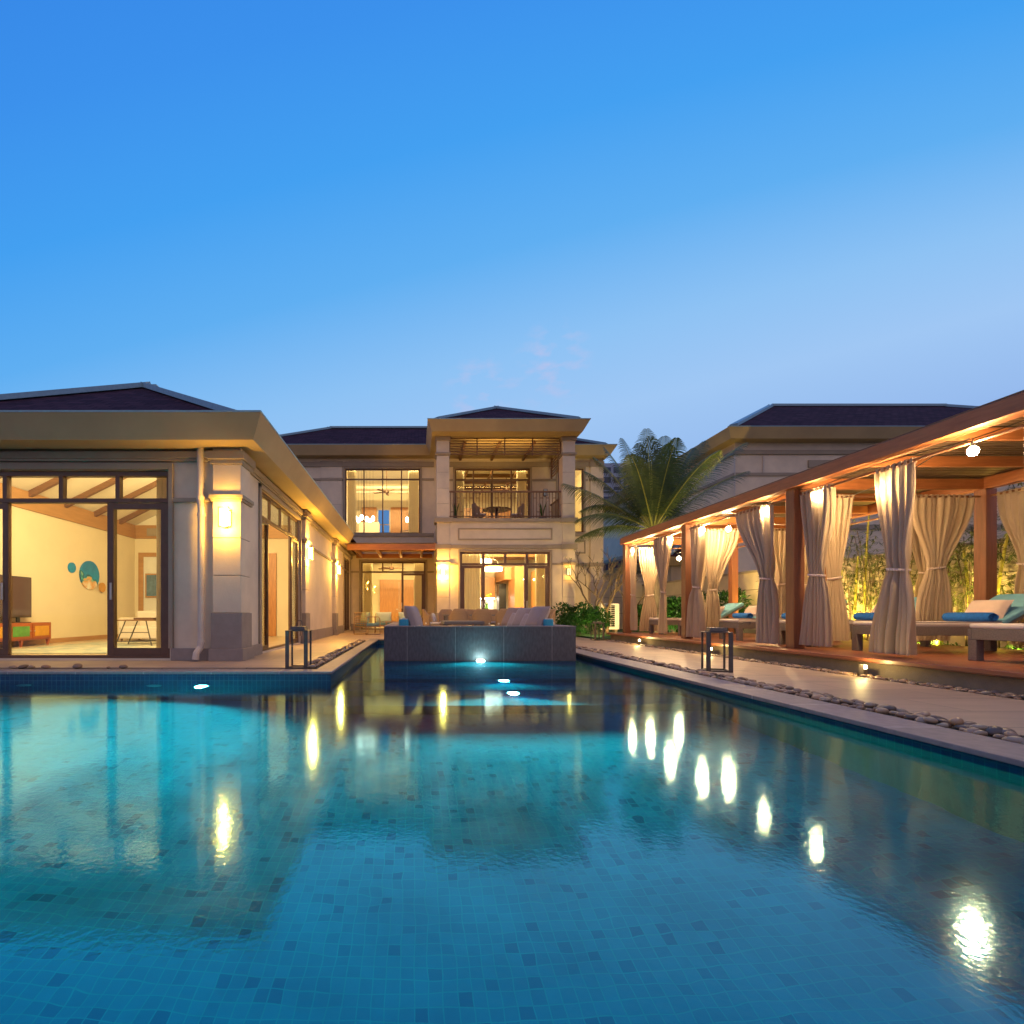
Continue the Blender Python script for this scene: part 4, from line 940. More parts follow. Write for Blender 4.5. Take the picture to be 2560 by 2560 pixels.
# underwater lights
def plight(x, y, z, label, mat="poolglow"):
    t = thing("pool_light", label, "pool light", (x,y,z), "round lights set in the pool walls")
    def disc(r, d0, d1):
        mb = MB(); n = len(mb.v); sg = 24
        for d in (d0, d1):
            for k in range(sg): a = 2*PI*k/sg; mb.v.append((x+r*math.cos(a), y-d, z+r*math.sin(a)))
        for k in range(sg): k2 = (k+1)%sg; mb.f.append((k,k2,sg+k2,sg+k))
        mb.f.append(tuple(range(sg))[::-1]); mb.f.append(tuple(sg+k for k in range(sg))); return mb
    disc(.10,.001,.02).build("rim", M["pooloff"], t); disc(.075,.021,.03).build("lens", M[mat], t)
plight(-2.82,6.5,-.36,"glowing pool light under the left terrace, near the corner")
plight(-3.47,6.5,-.36,"unlit pool light beside the glowing one under the left terrace","pooloff")
plight(-5.2,6.5,-.34,"unlit pool light under the far left of the terrace","pooloff")
plight(1.29,7.1,-.42,"glowing pool light in the first underwater step")
plight(1.29,6.45,-.80,"glowing pool light in the second underwater step")
t = thing("wall_lamp_low", "bright lamp at the water line on the slate lounge wall", "pool light", (1.29,9.6,-.13))
MB().box(1.20,1.38,9.585,9.598,-.15,-.11).build("housing", M["metal"], t)
MB().lathe(1.29,9.55,[(.075,-.157),(.08,-.150),(.05,-.140),(.02,-.138)],16).build("lens", M["poolglow"], t, smooth=True)
# ================================================================== SUNKEN LOUNGE
LG = thing("lounge_surround", "dark slate-clad wall of the sunken lounge standing in the pool", "lounge wall", (1.3,11,0))
MB().box(-.606,3.168,9.6,9.85,-.62,.505).build("front_wall", M["slate"], LG)
MB().box(-.606,-.36,9.85,14.0,-.62,.505).box(2.93,3.168,9.85,14.7,-.62,.505).build("side_wall", M["slate"], LG)
MB().box(-.615,3.175,9.592,9.86,.507,.525).box(-.615,-.35,9.86,14.0,.507,.525).box(2.92,3.175,9.86,14.7,.507,.525).build("top_slab", M["coping"], LG, bevel=.004)
struct(MB().box(-.36,2.93,9.85,15,-.3,-.02).build("lounge_floor", M["paving"]))
def sofa(label, x0, x1, y0, y1, side):
    t = thing("outdoor_sofa", label, "sofa", ((x0+x1)/2,(y0+y1)/2,-.02))
    MB().box(x0,x1,y0,y1,-.02,.28).build("base", M["wickerd"], t, bevel=.01)
    MB().box(x0+.02,x1-.02,y0+.02,y1-.02,.282,.42).build("seat_cushion", M["bluec"], t, bevel=.04)
    xa, xb = (x0,x0+.2) if side < 0 else (x1-.2,x1)
    MB().box(xa,xb,y0+.02,y1-.02,.30,.665).build("back_cushion", M["bluec"], t, bevel=.045)
    MB().tube([(xa+.02,y0+.03,.66),(xb-.02,y0+.03,.66)],.009,6).build("piping", M["white"], t)
    return t
sofa("left blue-cushioned sofa behind the slate wall",-.33,.55,10.0,13.0,-1)
sofa("right blue-cushioned sofa behind the slate wall",1.95,2.86,10.0,13.0,1)
sofa_t = thing("low_table", "long low wicker table between the two lounge sofas", "table", (1.2,12.5,-.02))
MB().box(.72,1.72,12.0,13.4,.50,.58).build("tabletop", M["wickerd"], sofa_t, bevel=.01)
for x in (.76,1.62):
    for y in (12.05,13.3): MB().box(x,x+.06,y,y+.06,-.02,.5).build("leg", M["wickerd"], sofa_t)
def cush(mat, label, px, Y, w, h, t, tilt, yaw, zb=.42, px_is_x=False):
    x = at(px, Y)
    return pillow("cushion", M[mat], label, "cushion", (x, Y, zb+h/2-.02), w, h, t, (tilt, 0, yaw), "scatter cushions on the lounge sofas")
cush("lav","plump lavender-grey cushion on the left lounge sofa",1033,10.35,.52,.56,.24,-.35,PI/2-.4)
cush("lav","lavender-grey cushion behind the plump one on the left lounge sofa",1030,10.9,.5,.52,.2,-.35,PI/2-.4)
cush("lav","largest lavender-grey cushion, rightmost on the right lounge sofa",1343,10.35,.54,.56,.24,-.5,-PI/2+.42)
cush("wickerd2","patterned lumbar cushion between the two right-hand lavender cushions",1322,10.75,.5,.40,.14,-.5,-PI/2+.42)
cush("lav","lavender-grey cushion in the middle of the right lounge sofa",1306,11.15,.54,.54,.2,-.5,-PI/2+.42)
cush("wickerd2","patterned lumbar cushion second from the left on the right lounge sofa",1289,11.5,.5,.42,.14,-.5,-PI/2+.42)
cush("pinkp2","beige cushion, leftmost on the right lounge sofa",1279,11.9,.56,.56,.2,-.5,-PI/2+.42)
# ================================================================== DINING
def dining_chair():
    t = thing("dining_chair", "", "chair", (0,0,0), "wicker dining chairs round the outdoor table")
    def shell(i, j):
        a = -PI*.42 + i*PI*.84; r = .275
        z = .40 + j*(.50-.0*abs(math.sin(a)))
        top = .92 - .22*max(0,abs(math.sin(a))-.55)/.45
        z = .38 + j*(top-.38); fl = 1+.10*j
        return (math.sin(a)*r*fl, -math.cos(a)*r*.95*fl - .0, z)
    MB().grid(shell, 26, 8).build("backrest", M["wicker"], t, smooth=True, solid=.04)
    MB().box(-.27,.27,-.24,.27,.38,.42).build("seat_frame", M["wicker"], t, bevel=.02)
    MB().box(-.25,.25,-.22,.25,.422,.49).build("seat_cushion", M["cream"], t, bevel=.03)
    for x in (-.24,.20):
        for y in (-.22,.22): MB().box(x,x+.04,y,y+.04,0,.379).build("leg", M["wicker"], t)
    return t
ch = dining_chair(); used = False
for x, y, rz, lab in ((1.38,15.2,0,"back to the camera, left of the three"),(2.07,15.2,0,"back to the camera, middle of the three"),(2.80,15.2,0,"back to the camera, right of the three"),
    (.55,16.0,PI*1.5,"at the left end of the table"),(4.3,16.0,PI*.5,"at the right end of the table"),(1.1,16.9,PI,"across the table, far left"),(1.95,16.9,PI,"across the table, second from left"),(2.75,16.9,PI,"across the table, third from left"),(3.55,16.9,PI,"across the table, far right")):
    l = "brown wicker dining chair "+lab
    if not used: ch.location = (x,y,0); ch.rotation_euler = (0,0,rz); ch["label"] = l; used = True
    else: dup(ch,(x,y,0),rz,l)
t = thing("dining_table", "long brown outdoor dining table ringed by wicker chairs", "table", (2.4,16,0))
MB().box(.95,3.85,15.6,16.5,.70,.74).build("tabletop", M["wickerd"], t, bevel=.006)
for x in (.98,3.74):
    for y in (15.63,16.39): MB().box(x,x+.08,y,y+.08,0,.70).build("leg", M["wickerd"], t)
pillow("cushion",M["cream"],"small cream cushion on the left end dining chair","cushion",(.62,16.0,.64),.34,.3,.12,(-.2,0,PI/2-.2))
pillow("cushion",M["lav"],"small striped cushion on the right end dining chair","cushion",(4.2,16.0,.62),.38,.28,.12,(.25,0,PI/2))
t = thing("side_stool", "small slatted metal stool right of the lounge", "stool", (3.7,15.3,0))
MB().box(3.75,4.17,15.1,15.5,.44,.47).build("seat", M["wickerd"], t)
for k in range(6): MB().box(3.76+k*.078,3.78+k*.078,15.11,15.13,0,.44).build("leg", M["metal"], t)
# ---------------- back terrace seating group
def tube_chair():
    t = thing("armchair", "", "armchair", (0,0,0), "tube-framed armchairs on the back terrace")
    for s_ in (-.33,.33):
        MB().tube([(s_,-.34,.02),(s_,-.34,.50),(s_,-.32,.60),(s_,-.24,.65),(s_,.24,.65),(s_,.32,.60),(s_,.34,.50),(s_,.34,.02),(s_,-.34,.02)],.017,8).build("side_frame", M["wicker"], t, smooth=True)
    b = MB()
    for k in range(7): z = .30+k*.075; b.tube([(-.33,-.33,z),(.33,-.33,z)],.009,6)
    for k in range(5): x = -.22+k*.11; b.tube([(x,-.33,.28),(x,-.33,.80)],.009,6)
    b.tube([(-.33,-.33,.62),(-.31,-.34,.80),(.31,-.34,.80),(.33,-.33,.62)],.015,6).build("back_frame", M["wicker"], t)
    MB().box(-.32,.32,-.32,.33,.27,.31).build("seat_frame", M["wicker"], t)
    MB().box(-.31,.31,-.31,.32,.312,.42).build("seat_cushion", M["aquad"], t, bevel=.03)
    return t
M["aquad"] = pmat("teal_grey_cushion", (.14,.26,.27), .85, .08, 8)
c0 = tube_chair(); c0.location = (-1.75,17.9,0); c0.rotation_euler = (0,0,-.75); c0["label"] = "rattan tube armchair on the back terrace, left of the tea table"
dup(c0,(-1.25,19.5,0),PI+.05,"rattan tube armchair facing the camera near the lounge door, left one")
dup(c0,(-.35,19.5,0),PI-.1,"rattan tube armchair facing the camera near the lounge door, right one")
dup(c0,(.15,18.2,0),PI/2+.3,"rattan tube armchair on the back terrace, right of the tea table")
pillow("cushion",M["sage"],"grey-green cushion on the leftmost terrace armchair","cushion",(-1.82,17.95,.62),.45,.42,.14,(-.2,0,-.75))
pillow("cushion",M["mint"],"pale mint cushion on the left far terrace armchair","cushion",(-1.25,19.62,.63),.62,.42,.14,(.2,0,0))
pillow("cushion",M["mint"],"pale mint cushion on the right far terrace armchair","cushion",(-.35,19.62,.63),.62,.42,.14,(.2,0,0))
pillow("cushion",M["sage"],"sage green cushion on the right terrace armchair","cushion",(.1,18.2,.62),.45,.42,.14,(.2,0,PI/2))
t = thing("tea_table", "small square rattan tea table among the terrace armchairs", "table", (-.75,18.3,0))
MB().box(-1.1,-.45,18.0,18.65,.44,.48).build("tabletop", M["wicker"], t)
for x in (-1.08,-.5):
    for y in (18.02,18.6): MB().box(x,x+.03,y,y+.03,0,.44).build("leg", M["wicker"], t)
# ---------------- balcony furniture
t = thing("balcony_table", "round dark table on the balcony behind the railing", "table", (3.55,21.2,4.56))
MB().lathe(3.55,21.2,[(.6,5.26),(.62,5.28),(.6,5.30)],28).build("tabletop", M["frame"], t)
MB().lathe(3.55,21.2,[(.28,4.56),(.06,4.62),(.05,5.0),(.06,5.26)],16).build("pedestal", M["frame"], t)
bc = dup(ch,(2.75,21.0,4.56),-PI/2+.3,"dark balcony chair left of the round table","balcony chairs"); dup(ch,(4.4,21.0,4.56),PI/2-.3,"dark balcony chair right of the round table","balcony chairs")
def snake_plant(x, y, z, label, seed, h=.8):
    r = random.Random(seed); t = thing("potted_plant", label, "potted plant", (x,y,z), "spiky potted plants")
    MB().lathe(x,y,[(.13,z),(.18,z+.26),(.19,z+.28),(.16,z+.28)],16).build("pot", M["plinth"], t)
    m = MB()
    for k in range(13):
        a = r.uniform(0,6.28); l = h*r.uniform(.6,1); tl = r.uniform(.1,.4); w_ = .03
        for q in range(5):
            s0, s1 = q/5, (q+1)/5
            def P(s, sd): return (x+math.cos(a)*(.05+tl*l*s*s)-math.sin(a)*sd*w_*(1-s**3), y+math.sin(a)*(.05+tl*l*s*s)+math.cos(a)*sd*w_*(1-s**3), z+.27+l*s)
            m.quad(P(s0,-1),P(s0,1),P(s1,1),P(s1,-1))
    m.build("leaves", M["leaf"], t)
snake_plant(1.75,20.9,4.56,"spiky potted plant at the left end of the balcony",1)
snake_plant(5.4,20.7,4.56,"spiky potted plant at the right end of the balcony",2)
# ================================================================== PLANTS
def leafclump(name, parent, mat, pts, n, ls, lw, seed, spread, up=.3, droop=.2):
    r = random.Random(seed); m = MB()
    for k in range(n):
        c, rad = pts[r.randrange(len(pts))]
        d = Vector((r.gauss(0,1), r.gauss(0,1), r.gauss(0,1)+up)).normalized()
        p = Vector(c)+Vector((d.x*rad[0], d.y*rad[1], d.z*rad[2]))*(r.uniform(.45,1)**.6)
        out_ = (d+Vector((r.uniform(-.6,.6),r.uniform(-.6,.6),r.uniform(-.4,.6)))).normalized()
        s_ = out_.cross(Vector((0,0,1)));  s_ = s_.normalized() if s_.length > .05 else Vector((1,0,0))
        nrm = s_.cross(out_); L_ = ls*r.uniform(.6,1.2); w_ = lw*r.uniform(.7,1.2)
        a = p; b = p+out_*L_*.5+s_*w_*.5+nrm*L_*.06; c_ = p+out_*L_-Vector((0,0,droop*L_)); d_ = p+out_*L_*.5-s_*w_*.5+nrm*L_*.06
        m.quad(tuple(a),tuple(b),tuple(c_),tuple(d_))
    return m.build(name, mat, parent)
def shrub(x, y, w, h, label, seed, n=1500, mat="leaf", ls=.16, lw=.07, grp="leafy green shrubs"):
    r = random.Random(seed); t = thing("shrub", label, "shrub", (x,y,0), grp)
    pts = []
    for k in range(9):
        a = r.uniform(0,6.28); q = r.uniform(.1,.65)
        pts.append(((x+math.cos(a)*q*w/2, y+math.sin(a)*q*w/2, h*r.uniform(.3,.78)), (w*.24,w*.24,h*.24)))
    leafclump("foliage", t, M[mat], pts, n, ls, lw, seed, w)
    s_ = MB()
    for k in range(7):
        c = pts[k][0]; s_.tube([(x+r.uniform(-.1,.1),y+r.uniform(-.1,.1),-.03),((x+c[0])/2,(y+c[1])/2,h*.25),c],[.016,.012,.006],5)
    s_.build("stems", M["bark"], t); return t
shrub(5.75,17.9,1.5,1.15,"broad-leaved shrub directly right of the balcony block",11,1700)
shrub(6.75,18.3,1.3,1.05,"broad-leaved shrub beside the far lantern",12,1400)
shrub(5.3,17.3,.9,.55,"low fern-like shrub at the path's end beside the villa",13,800,ls=.2,lw=.03)
shrub(8.15,17.6,1.0,1.1,"shrub glimpsed left of the far end curtain",14,1100,"leafd")
shrub(9.0,17.0,1.1,1.35,"uplit shrub behind the cabana's far end curtain",15,1500,"leafd")
shrub(9.55,16.6,1.0,1.6,"tall uplit shrub beyond the cabana's far end",16,1500,"leafd")
shrub(10.4,16.0,1.1,1.5,"uplit shrub by the garden wall past the cabana",17,1300,"leafd")
shrub(10.55,13.9,.8,1.0,"uplit shrub at the garden wall behind the fourth and fifth loungers",20,900,"leafd")
# bare frangipani trees
def bare(x, y, h, label, seed):
    r = random.Random(seed); t = thing("bare_tree", label, "tree", (x,y,0), "bare branching trees beside the villa")
    m = MB(); tips = []
    def grow(p, d, L_, rad, lv):
        q = p + d*L_; mid = p + d*L_*.5 + Vector((r.uniform(-1,1),r.uniform(-1,1),0))*L_*.06
        m.tube([tuple(p),tuple(mid),tuple(q)],[rad,rad*.85,rad*.72],6)
        if lv == 0: tips.append(q); return
        for k in range(2 if r.random() < .7 else 3):
            nd = (d + Vector((r.uniform(-1,1),r.uniform(-1,1),r.uniform(-.15,.45)))*.75).normalized(); nd.z = abs(nd.z)*.8+.25; nd.normalize()
            grow(q, nd, L_*r.uniform(.62,.85), rad*.66, lv-1)
    m.tube([(x,y,-.05),(x+.03,y,h*.12),(x,y,h*.25)],[.075,.06,.05],8)
    for k in range(3):
        a = k*2.1+seed; grow(Vector((x,y,h*.25)), Vector((math.cos(a)*.6,math.sin(a)*.6,.9)).normalized(), h*.24, .04, 4)
    m.build("trunk", M["bark"], t)
    f = MB()
    for q in tips[::3]:
        for k in range(3):
            a = r.uniform(0,6.28); o_ = Vector((math.cos(a),math.sin(a),r.uniform(0,.6)))*.09; s_ = Vector((-o_.y,o_.x,0))*.25
            f.quad(tuple(q),tuple(q+o_*.5+s_),tuple(q+o_),tuple(q+o_*.5-s_))
    f.build("leaves", M["leaf"], t)
bare(7.05,19.1,3.4,"bare frangipani tree in front of the villa's right end",3)
bare(7.95,20.2,3.5,"bare frangipani tree right beside the outdoor air unit",5)
bare(9.1,20.6,3.0,"slender twiggy tree behind the far cabana post",8)
# fern-green bush by neighbours at upper wall
shrub(10.75,14.7,.9,2.5,"tall bushy plant topping the garden wall between curtains",31,1200,"bleaf",.16,.03)
# bamboo clumps
def bamboo(x, y, h, label, seed, nc=8):
    r = random.Random(seed); t = thing("bamboo_clump", label, "bamboo", (x,y,0), "bamboo clumps against the garden wall")
    lf = MB()
    for k in range(nc):
        bx, by = x+r.uniform(-.22,.22), y+r.uniform(-.5,.5); hh = h*r.uniform(.6,1.05); lx, ly = r.uniform(-.25,.2), r.uniform(-.6,.6)
        big = r.random() < .35; rad = .032 if big else .012
        pts = [(bx+lx*(s/8)**2*hh*.3, by+ly*(s/8)**2*hh*.3, hh*s/8) for s in range(9)]
        m = MB().tube(pts,[rad*(1-.4*s/8) for s in range(9)],7)
        for s in range(1,8): m.tube([(pts[s][0],pts[s][1],pts[s][2]-.008),(pts[s][0],pts[s][1],pts[s][2]+.008)],rad*1.12,7)
        m.build("cane", M["cane"] if big else M["bark"], t)
        for s in range(3,9):
            for q in range(3 if s < 7 else 5):
                p = Vector(pts[s])+Vector((r.uniform(-.05,.05),r.uniform(-.05,.05),r.uniform(-.15,.15)))
                a = r.uniform(0,6.28); br = Vector((math.cos(a),math.sin(a),.3))*r.uniform(.12,.4); tip = p+br
                lf.tube([tuple(p),tuple(tip)],.003,3,False)
                for w in range(6):
                    o_ = Vector((r.uniform(-1,1),r.uniform(-1,1),r.uniform(-.9,.25))).normalized()*r.uniform(.1,.2); s_ = o_.cross(Vector((0,0,1))).normalized()*.011
                    lf.quad(tuple(tip),tuple(tip+o_*.4+s_),tuple(tip+o_),tuple(tip+o_*.4-s_))
    lf.build("foliage", M["bleaf"], t)
for i, (y, h, lab) in enumerate(((8.45,3.2,"at the right edge, beyond the nearest rear post"),(9.2,3.2,"directly behind the nearest rear post"),(10.0,3.2,"behind the wide flaring curtain"),(10.8,3.2,"behind the free-hanging curtain"),(11.6,3.1,"left of the free-hanging curtain"),(12.4,2.9,"behind the curtains of the nearest front post"))):
    bamboo(10.75,y,h,"tall uplit bamboo clump "+lab,40+i,10)
for i, (x, y) in enumerate(((10.35,9.3),(10.3,10.1),(10.3,8.3))):
    t = thing("spider_lily", ("low strappy plant under the second lounger's head","low strappy plant under the curtain-side end of the second lounger","low strappy plant right of the nearest rear post")[i], "plant", (x,y,0), "strappy low plants behind the deck"); m = MB(); r = random.Random(60+i)
    for k in range(34):
        a = r.uniform(0,6.28); l = r.uniform(.3,.6); w_ = .016
        for q in range(5):
            s0, s1 = q/5,(q+1)/5
            P = lambda s,sd: (x+math.cos(a)*l*s-math.sin(a)*sd*w_*(1-s*s), y+math.sin(a)*l*s+math.cos(a)*sd*w_*(1-s*s), .0+l*1.1*s-l*.9*s*s+.02)
            m.quad(P(s0,-1),P(s0,1),P(s1,1),P(s1,-1))
    m.build("leaves", M["leaf"], t)
# coconut palm
def palm(x, y, zc, label):
    t = thing("palm_tree", label, "palm tree", (x,y,0)); r = random.Random(5)
    MB().tube([(x+.1,y,-.05),(x+.05,y,zc*.5),(x,y,zc-.5),(x,y,zc)],[.2,.16,.15,.12],12).build("trunk", M["bark"], t)
    specs = [(-1.35,-.1,.62,3.7,.22),(-1.15,.1,.92,3.6,.26),(-.95,-.15,1.05,3.8,.24),(-.8,.1,1.16,4.1,.2),(-.45,.0,1.28,4.2,.16),(-.15,.2,1.36,3.9,.2),(.13,.15,1.40,4.25,.12),(.3,.2,1.40,4.0,.16),(.52,-.1,1.28,4.3,.18),(.7,.1,1.22,4.2,.22),(.88,-.1,1.08,4.3,.24),(1.1,.1,.92,4.2,.28),(1.3,-.1,.85,5.1,.22),(1.42,.1,.66,4.8,.24),(1.0,.0,1.0,4.9,.2),(.78,.25,1.15,4.4,.2),(1.5,.2,.5,3.4,.4),(-1.6,.2,.3,2.3,.8),(2.6,0,1.0,3.6,.4),(-2.5,0,1.0,3.5,.4),(3.1,0,1.2,3.6,.3),(-.6,-.3,.8,3.0,.8),(.4,-.3,.75,2.9,.85),(-1.1,-.4,.5,2.7,.7),(1.1,-.4,.5,2.9,.7),(-.3,.3,1.2,3.5,.3),(1.0,.3,1.0,3.6,.4),(0,-.3,1.0,2.8,.9)]
    for az, yk, el, L_, dr in specs:
        # az: 0 = straight away/up in view plane; fan spread mostly in x with some depth
        h = Vector((math.sin(az), math.cos(az)*.75+yk, 0)); h = h.normalized()
        ce, se = math.cos(el), math.sin(el)
        ns = 22; P = []
        for s in range(ns+1):
            q = s/ns; fx = L_*q*ce*(1+.25*dr*q); fz = L_*q*se - dr*1.5*L_*.32*q*q*q
            P.append(Vector((x,y,zc)) + h*fx + Vector((0,0,fz)))
        m = MB().tube([tuple(p) for p in P],[.034*(1-.85*s/ns) for s in range(ns+1)],6)
        fr = m.build("frond_stem", M["rachis"], t)
        lf = MB(); nl = 60
        for k in range(nl):
            q = .16+.84*k/(nl-1); i0 = min(ns-1,int(q*ns)); ff = q*ns-i0; p = P[i0].lerp(P[i0+1],ff); d = (P[i0+1]-P[i0]).normalized()
            sd = d.cross(Vector((0,0,1)));  sd = sd.normalized() if sd.length > .05 else Vector((1,0,0)); upv = sd.cross(d).normalized()
            ll = .92*(math.sin(PI*min(1,.12+q*.86))**.6)*r.uniform(.85,1.1)
            for s_ in (-1,1):
                dirn = (sd*s_*.86 + d*.5 + upv*.12).normalized(); nseg = 4; w_ = .02; prev = None
                for z_ in range(nseg+1):
                    u = z_/nseg; c = p + dirn*ll*u + Vector((0,0,-.62*ll*u*u*(.5+.5*r.random()*0+.5))) ; ww = w_*(1-u)**.6*(1 if u > 0 else .6); e_ = d*ww
                    cur_ = (tuple(c-e_),tuple(c+e_))
                    if prev: lf.quad(prev[0],prev[1],cur_[1],cur_[0])
                    prev = cur_
        lf.build("leaflets", M["palm"], fr)
palm(8.6,17.6,3.75,"tall coconut palm fanning above the far end of the cabana")
# outdoor air unit
t = thing("air_conditioner", "white outdoor air conditioning unit behind the far lantern", "air conditioner", (8.2,20.6,0))
MB().box(7.85,8.62,20.55,20.95,.1,1.2).build("casing", M["white"], t, bevel=.02)
MB().box(8.05,8.42,20.53,20.549,.2,1.12).build("fan_opening", M["black"], t)
g = MB()
for k in range(11): g.box(8.05,8.42,20.515,20.53,.22+k*.085,.23+k*.085)
for x in (8.05,8.235,8.41): g.box(x,x+.012,20.51,20.514,.2,1.12)
g.build("grille", M["white"], t)
MB().box(7.9,8.0,20.6,20.9,-.01,.099).box(8.45,8.55,20.6,20.9,-.01,.099).build("foot", M["concrete"], t)
# ================================================================== INSIDE THE LEFT WING
t = thing("sideboard", "red-brown television sideboard with green and orange doors", "sideboard", (-9.05,11.2,0.01))
MB().box(-9.3,-8.88,10.0,11.92,.16,.56).build("body", M["sidew"], t, bevel=.008)
for i, (y0, y1, mt) in enumerate(((10.10,10.66,"orange"),(10.70,11.27,"green"),(11.33,11.86,"orange"))):
    d = MB().box(-8.878,-8.862,y0,y1,.20,.53).build("door", M["sidew"], t, bevel=.003)
    MB().box(-8.861,-8.852,y0+.05,y1-.05,.25,.48).build("door_panel", M[mt], d)
    MB().lathe(-8.845,y1-.03 if i != 2 else y0+.03,[(.012,.36),(.014,.37),(.012,.38)],10).build("knob", M["metal_l"], d)
for y in (10.05,11.05,11.86): MB().hexa([(-8.95,y,.01),(-8.92,y,.01),(-8.92,y+.03,.01),(-8.95,y+.03,.01)],[(-8.97,y-.01,.16),(-8.90,y-.01,.16),(-8.90,y+.05,.16),(-8.97,y+.05,.16)]).build("leg", M["sidew"], t)
t = thing("television", "flat television on the sideboard, mirroring the room", "television", (-9.05,11.0,.56))
MB().box(-9.07,-9.03,9.9,11.50,.68,1.62).build("screen_body", M["black"], t, bevel=.005)
MB().box(-9.029,-9.024,9.92,11.48,.70,1.60).build("screen", M["tvs"], t)
MB().box(-9.15,-8.92,10.9,11.35,.561,.575).box(-9.06,-9.03,11.08,11.16,.576,.68).build("stand", M["black"], t)
t = thing("wall_art", "round turquoise artwork with two small satellite discs on the cream wall", "wall art", (-9.3,14,1.9))
def yzdisc(y, z, ry, x0, x1, sg=36):
    mb = MB()
    for x in (x0,x1):
        for k in range(sg): a = 2*PI*k/sg; mb.v.append((x, y+ry*math.cos(a), z+ry*math.sin(a)))
    for k in range(sg): k2 = (k+1)%sg; mb.f.append((k,k2,sg+k2,sg+k))
    mb.f.append(tuple(range(sg))[::-1]); mb.f.append(tuple(sg+k for k in range(sg))); return mb
def artmat():
    m, nt, out = newmat("painted_disc"); b = N(nt,"ShaderNodeBsdfPrincipled"); b.inputs["Roughness"].default_value = .3
    tc = N(nt,"ShaderNodeTexCoord"); n1 = N(nt,"ShaderNodeTexNoise"); n1.inputs["Scale"].default_value = 2.6; n1.inputs["Detail"].default_value = 6; n1.inputs["Distortion"].default_value = .8; L(nt,tc.outputs["Object"],n1.inputs["Vector"])
    sp = N(nt,"ShaderNodeSeparateXYZ"); L(nt,tc.outputs["Object"],sp.inputs[0])
    ad = N(nt,"ShaderNodeMath",operation="MULTIPLY_ADD"); ad.inputs[1].default_value = -.55; L(nt,sp.outputs[2],ad.inputs[0]); L(nt,n1.outputs["Fac"],ad.inputs[2])
    r = N(nt,"ShaderNodeValToRGB"); e = r.color_ramp.elements; e[0].position = .3; e[0].color = (.0,.19,.46,1); e[1].position = .8; e[1].color = (.75,.72,.62,1)
    for p, c in ((.52,(.0,.27,.6)),(.6,(.01,.05,.06)),(.64,(.05,.45,.45)),(.68,(.7,.35,.08))): x = e.new(p); x.color = c4(c)
    L(nt,ad.outputs[0],r.inputs[0]); L(nt,r.outputs[0],b.inputs["Base Color"]); L(nt,b.outputs[0],out.inputs[0]); return m
M["art"] = artmat()
yzdisc(14.0,1.87,.41,-9.349,-9.31).build("large_disc", M["art"], t); yzdisc(13.28,2.02,.14,-9.349,-9.315).build("small_disc", M["art"], t); yzdisc(14.50,1.55,.14,-9.30,-9.27).build("small_disc", M["orange"], t)
def room_sofa(name, lab, x0, x1, y0, y1, mat, cat="armchair", back="y"):
    t = thing(name, lab, cat, ((x0+x1)/2,(y0+y1)/2,0))
    MB().box(x0,x1,y0,y1,.08,.42).build("seat", M[mat], t, bevel=.04)
    MB().box(x0,x0+.14,y0,y1,.3,.66).build("arm", M[mat], t, bevel=.05); MB().box(x1-.14,x1,y0,y1,.3,.66).build("arm", M[mat], t, bevel=.05)
    if back == "y": MB().box(x0+.02,x1-.02,y1-.16,y1-.005,.3,.85).build("backrest", M[mat], t, bevel=.05)
    for x in (x0+.05,x1-.1):
        for y in (y0+.05,y1-.1): MB().box(x,x+.04,y,y+.04,.013,.08).build("leg", M["frame"], t)
    return t
room_sofa("armchair","cream upholstered sofa beside the sheer curtain in the left room",-8.1,-5.6,13.3,14.3,"cream","sofa")
pillow("cushion",M["aqua"],"aqua cushion on the cream sofa in the left room","cushion",(-6.15,13.9,.66),.5,.45,.15,(.2,0,.2))
pillow("cushion",M["white"],"white cushion on the cream sofa in the left room","cushion",(-6.45,14.0,.68),.5,.45,.15,(.2,0,-.1))
t = thing("coffee_table", "round glass-topped coffee table with splayed wire legs", "table", (-6.35,11.6,0))
MB().box(-7.0,-6.05,11.3,11.9,.60,.625).build("tabletop", M["brownwood"], t, bevel=.004)
MB().box(-6.6,-6.15,11.45,11.75,.626,.675).build("tray", M["frame"], t)
for x in (-6.85,-6.2):
    for y in (11.35,11.85): MB().tube([(x+(.12 if x<-6.5 else -.05),y,.60),(x-(.12 if x<-6.5 else -.08),y,.015)],.014,6).build("leg", M["metal"], t)
MB().tube([(-6.93,11.35,.12),(-6.13,11.35,.12)],.011,6).tube([(-6.85,11.35,.33),(-6.2,11.35,.33)],.011,6).build("rail", M["metal"], t)
tag(B(-8.4,-4.3,9.2,13.0,.013,.025).build("rug", M["rug"]), "large pale patterned rug across the left room", "rug")
t = thing("framed_picture", "framed picture seen through the doorway of the left room", "picture", (-8.0,16.2,1.7))
MB().box(-8.95,-8.5,16.20,16.225,1.3,2.1).build("frame", M["band"], t); MB().box(-8.9,-8.55,16.185,16.199,1.35,2.05).build("image", M["bluegrey"] if "bluegrey" in M else M["plinth"], t)
def drape(axis, u0, u1, d, z0, z1, label, seed=0, folds=9, amp=.035, mat="sheer"):
    r = random.Random(seed); ph = r.uniform(0,6)
    def fn(i,j):
        f = amp*math.sin(i*folds*2*PI+ph)+.3*amp*math.sin(i*folds*3.7+ph+j)
        u = u0+(u1-u0)*i; z = z1+(z0-z1)*j
        return (u,d+f,z) if axis == "y" else (d+f,u,z)
    o = MB().grid(fn,folds*10,4).build("window_curtain", M[mat], None, smooth=True); return tag(o,label,"curtain","indoor window curtains")
drape("y",-4.46,-4.13,8.42,.05,3.3,"sheer striped curtain behind the right sliding door of the left wing",1)
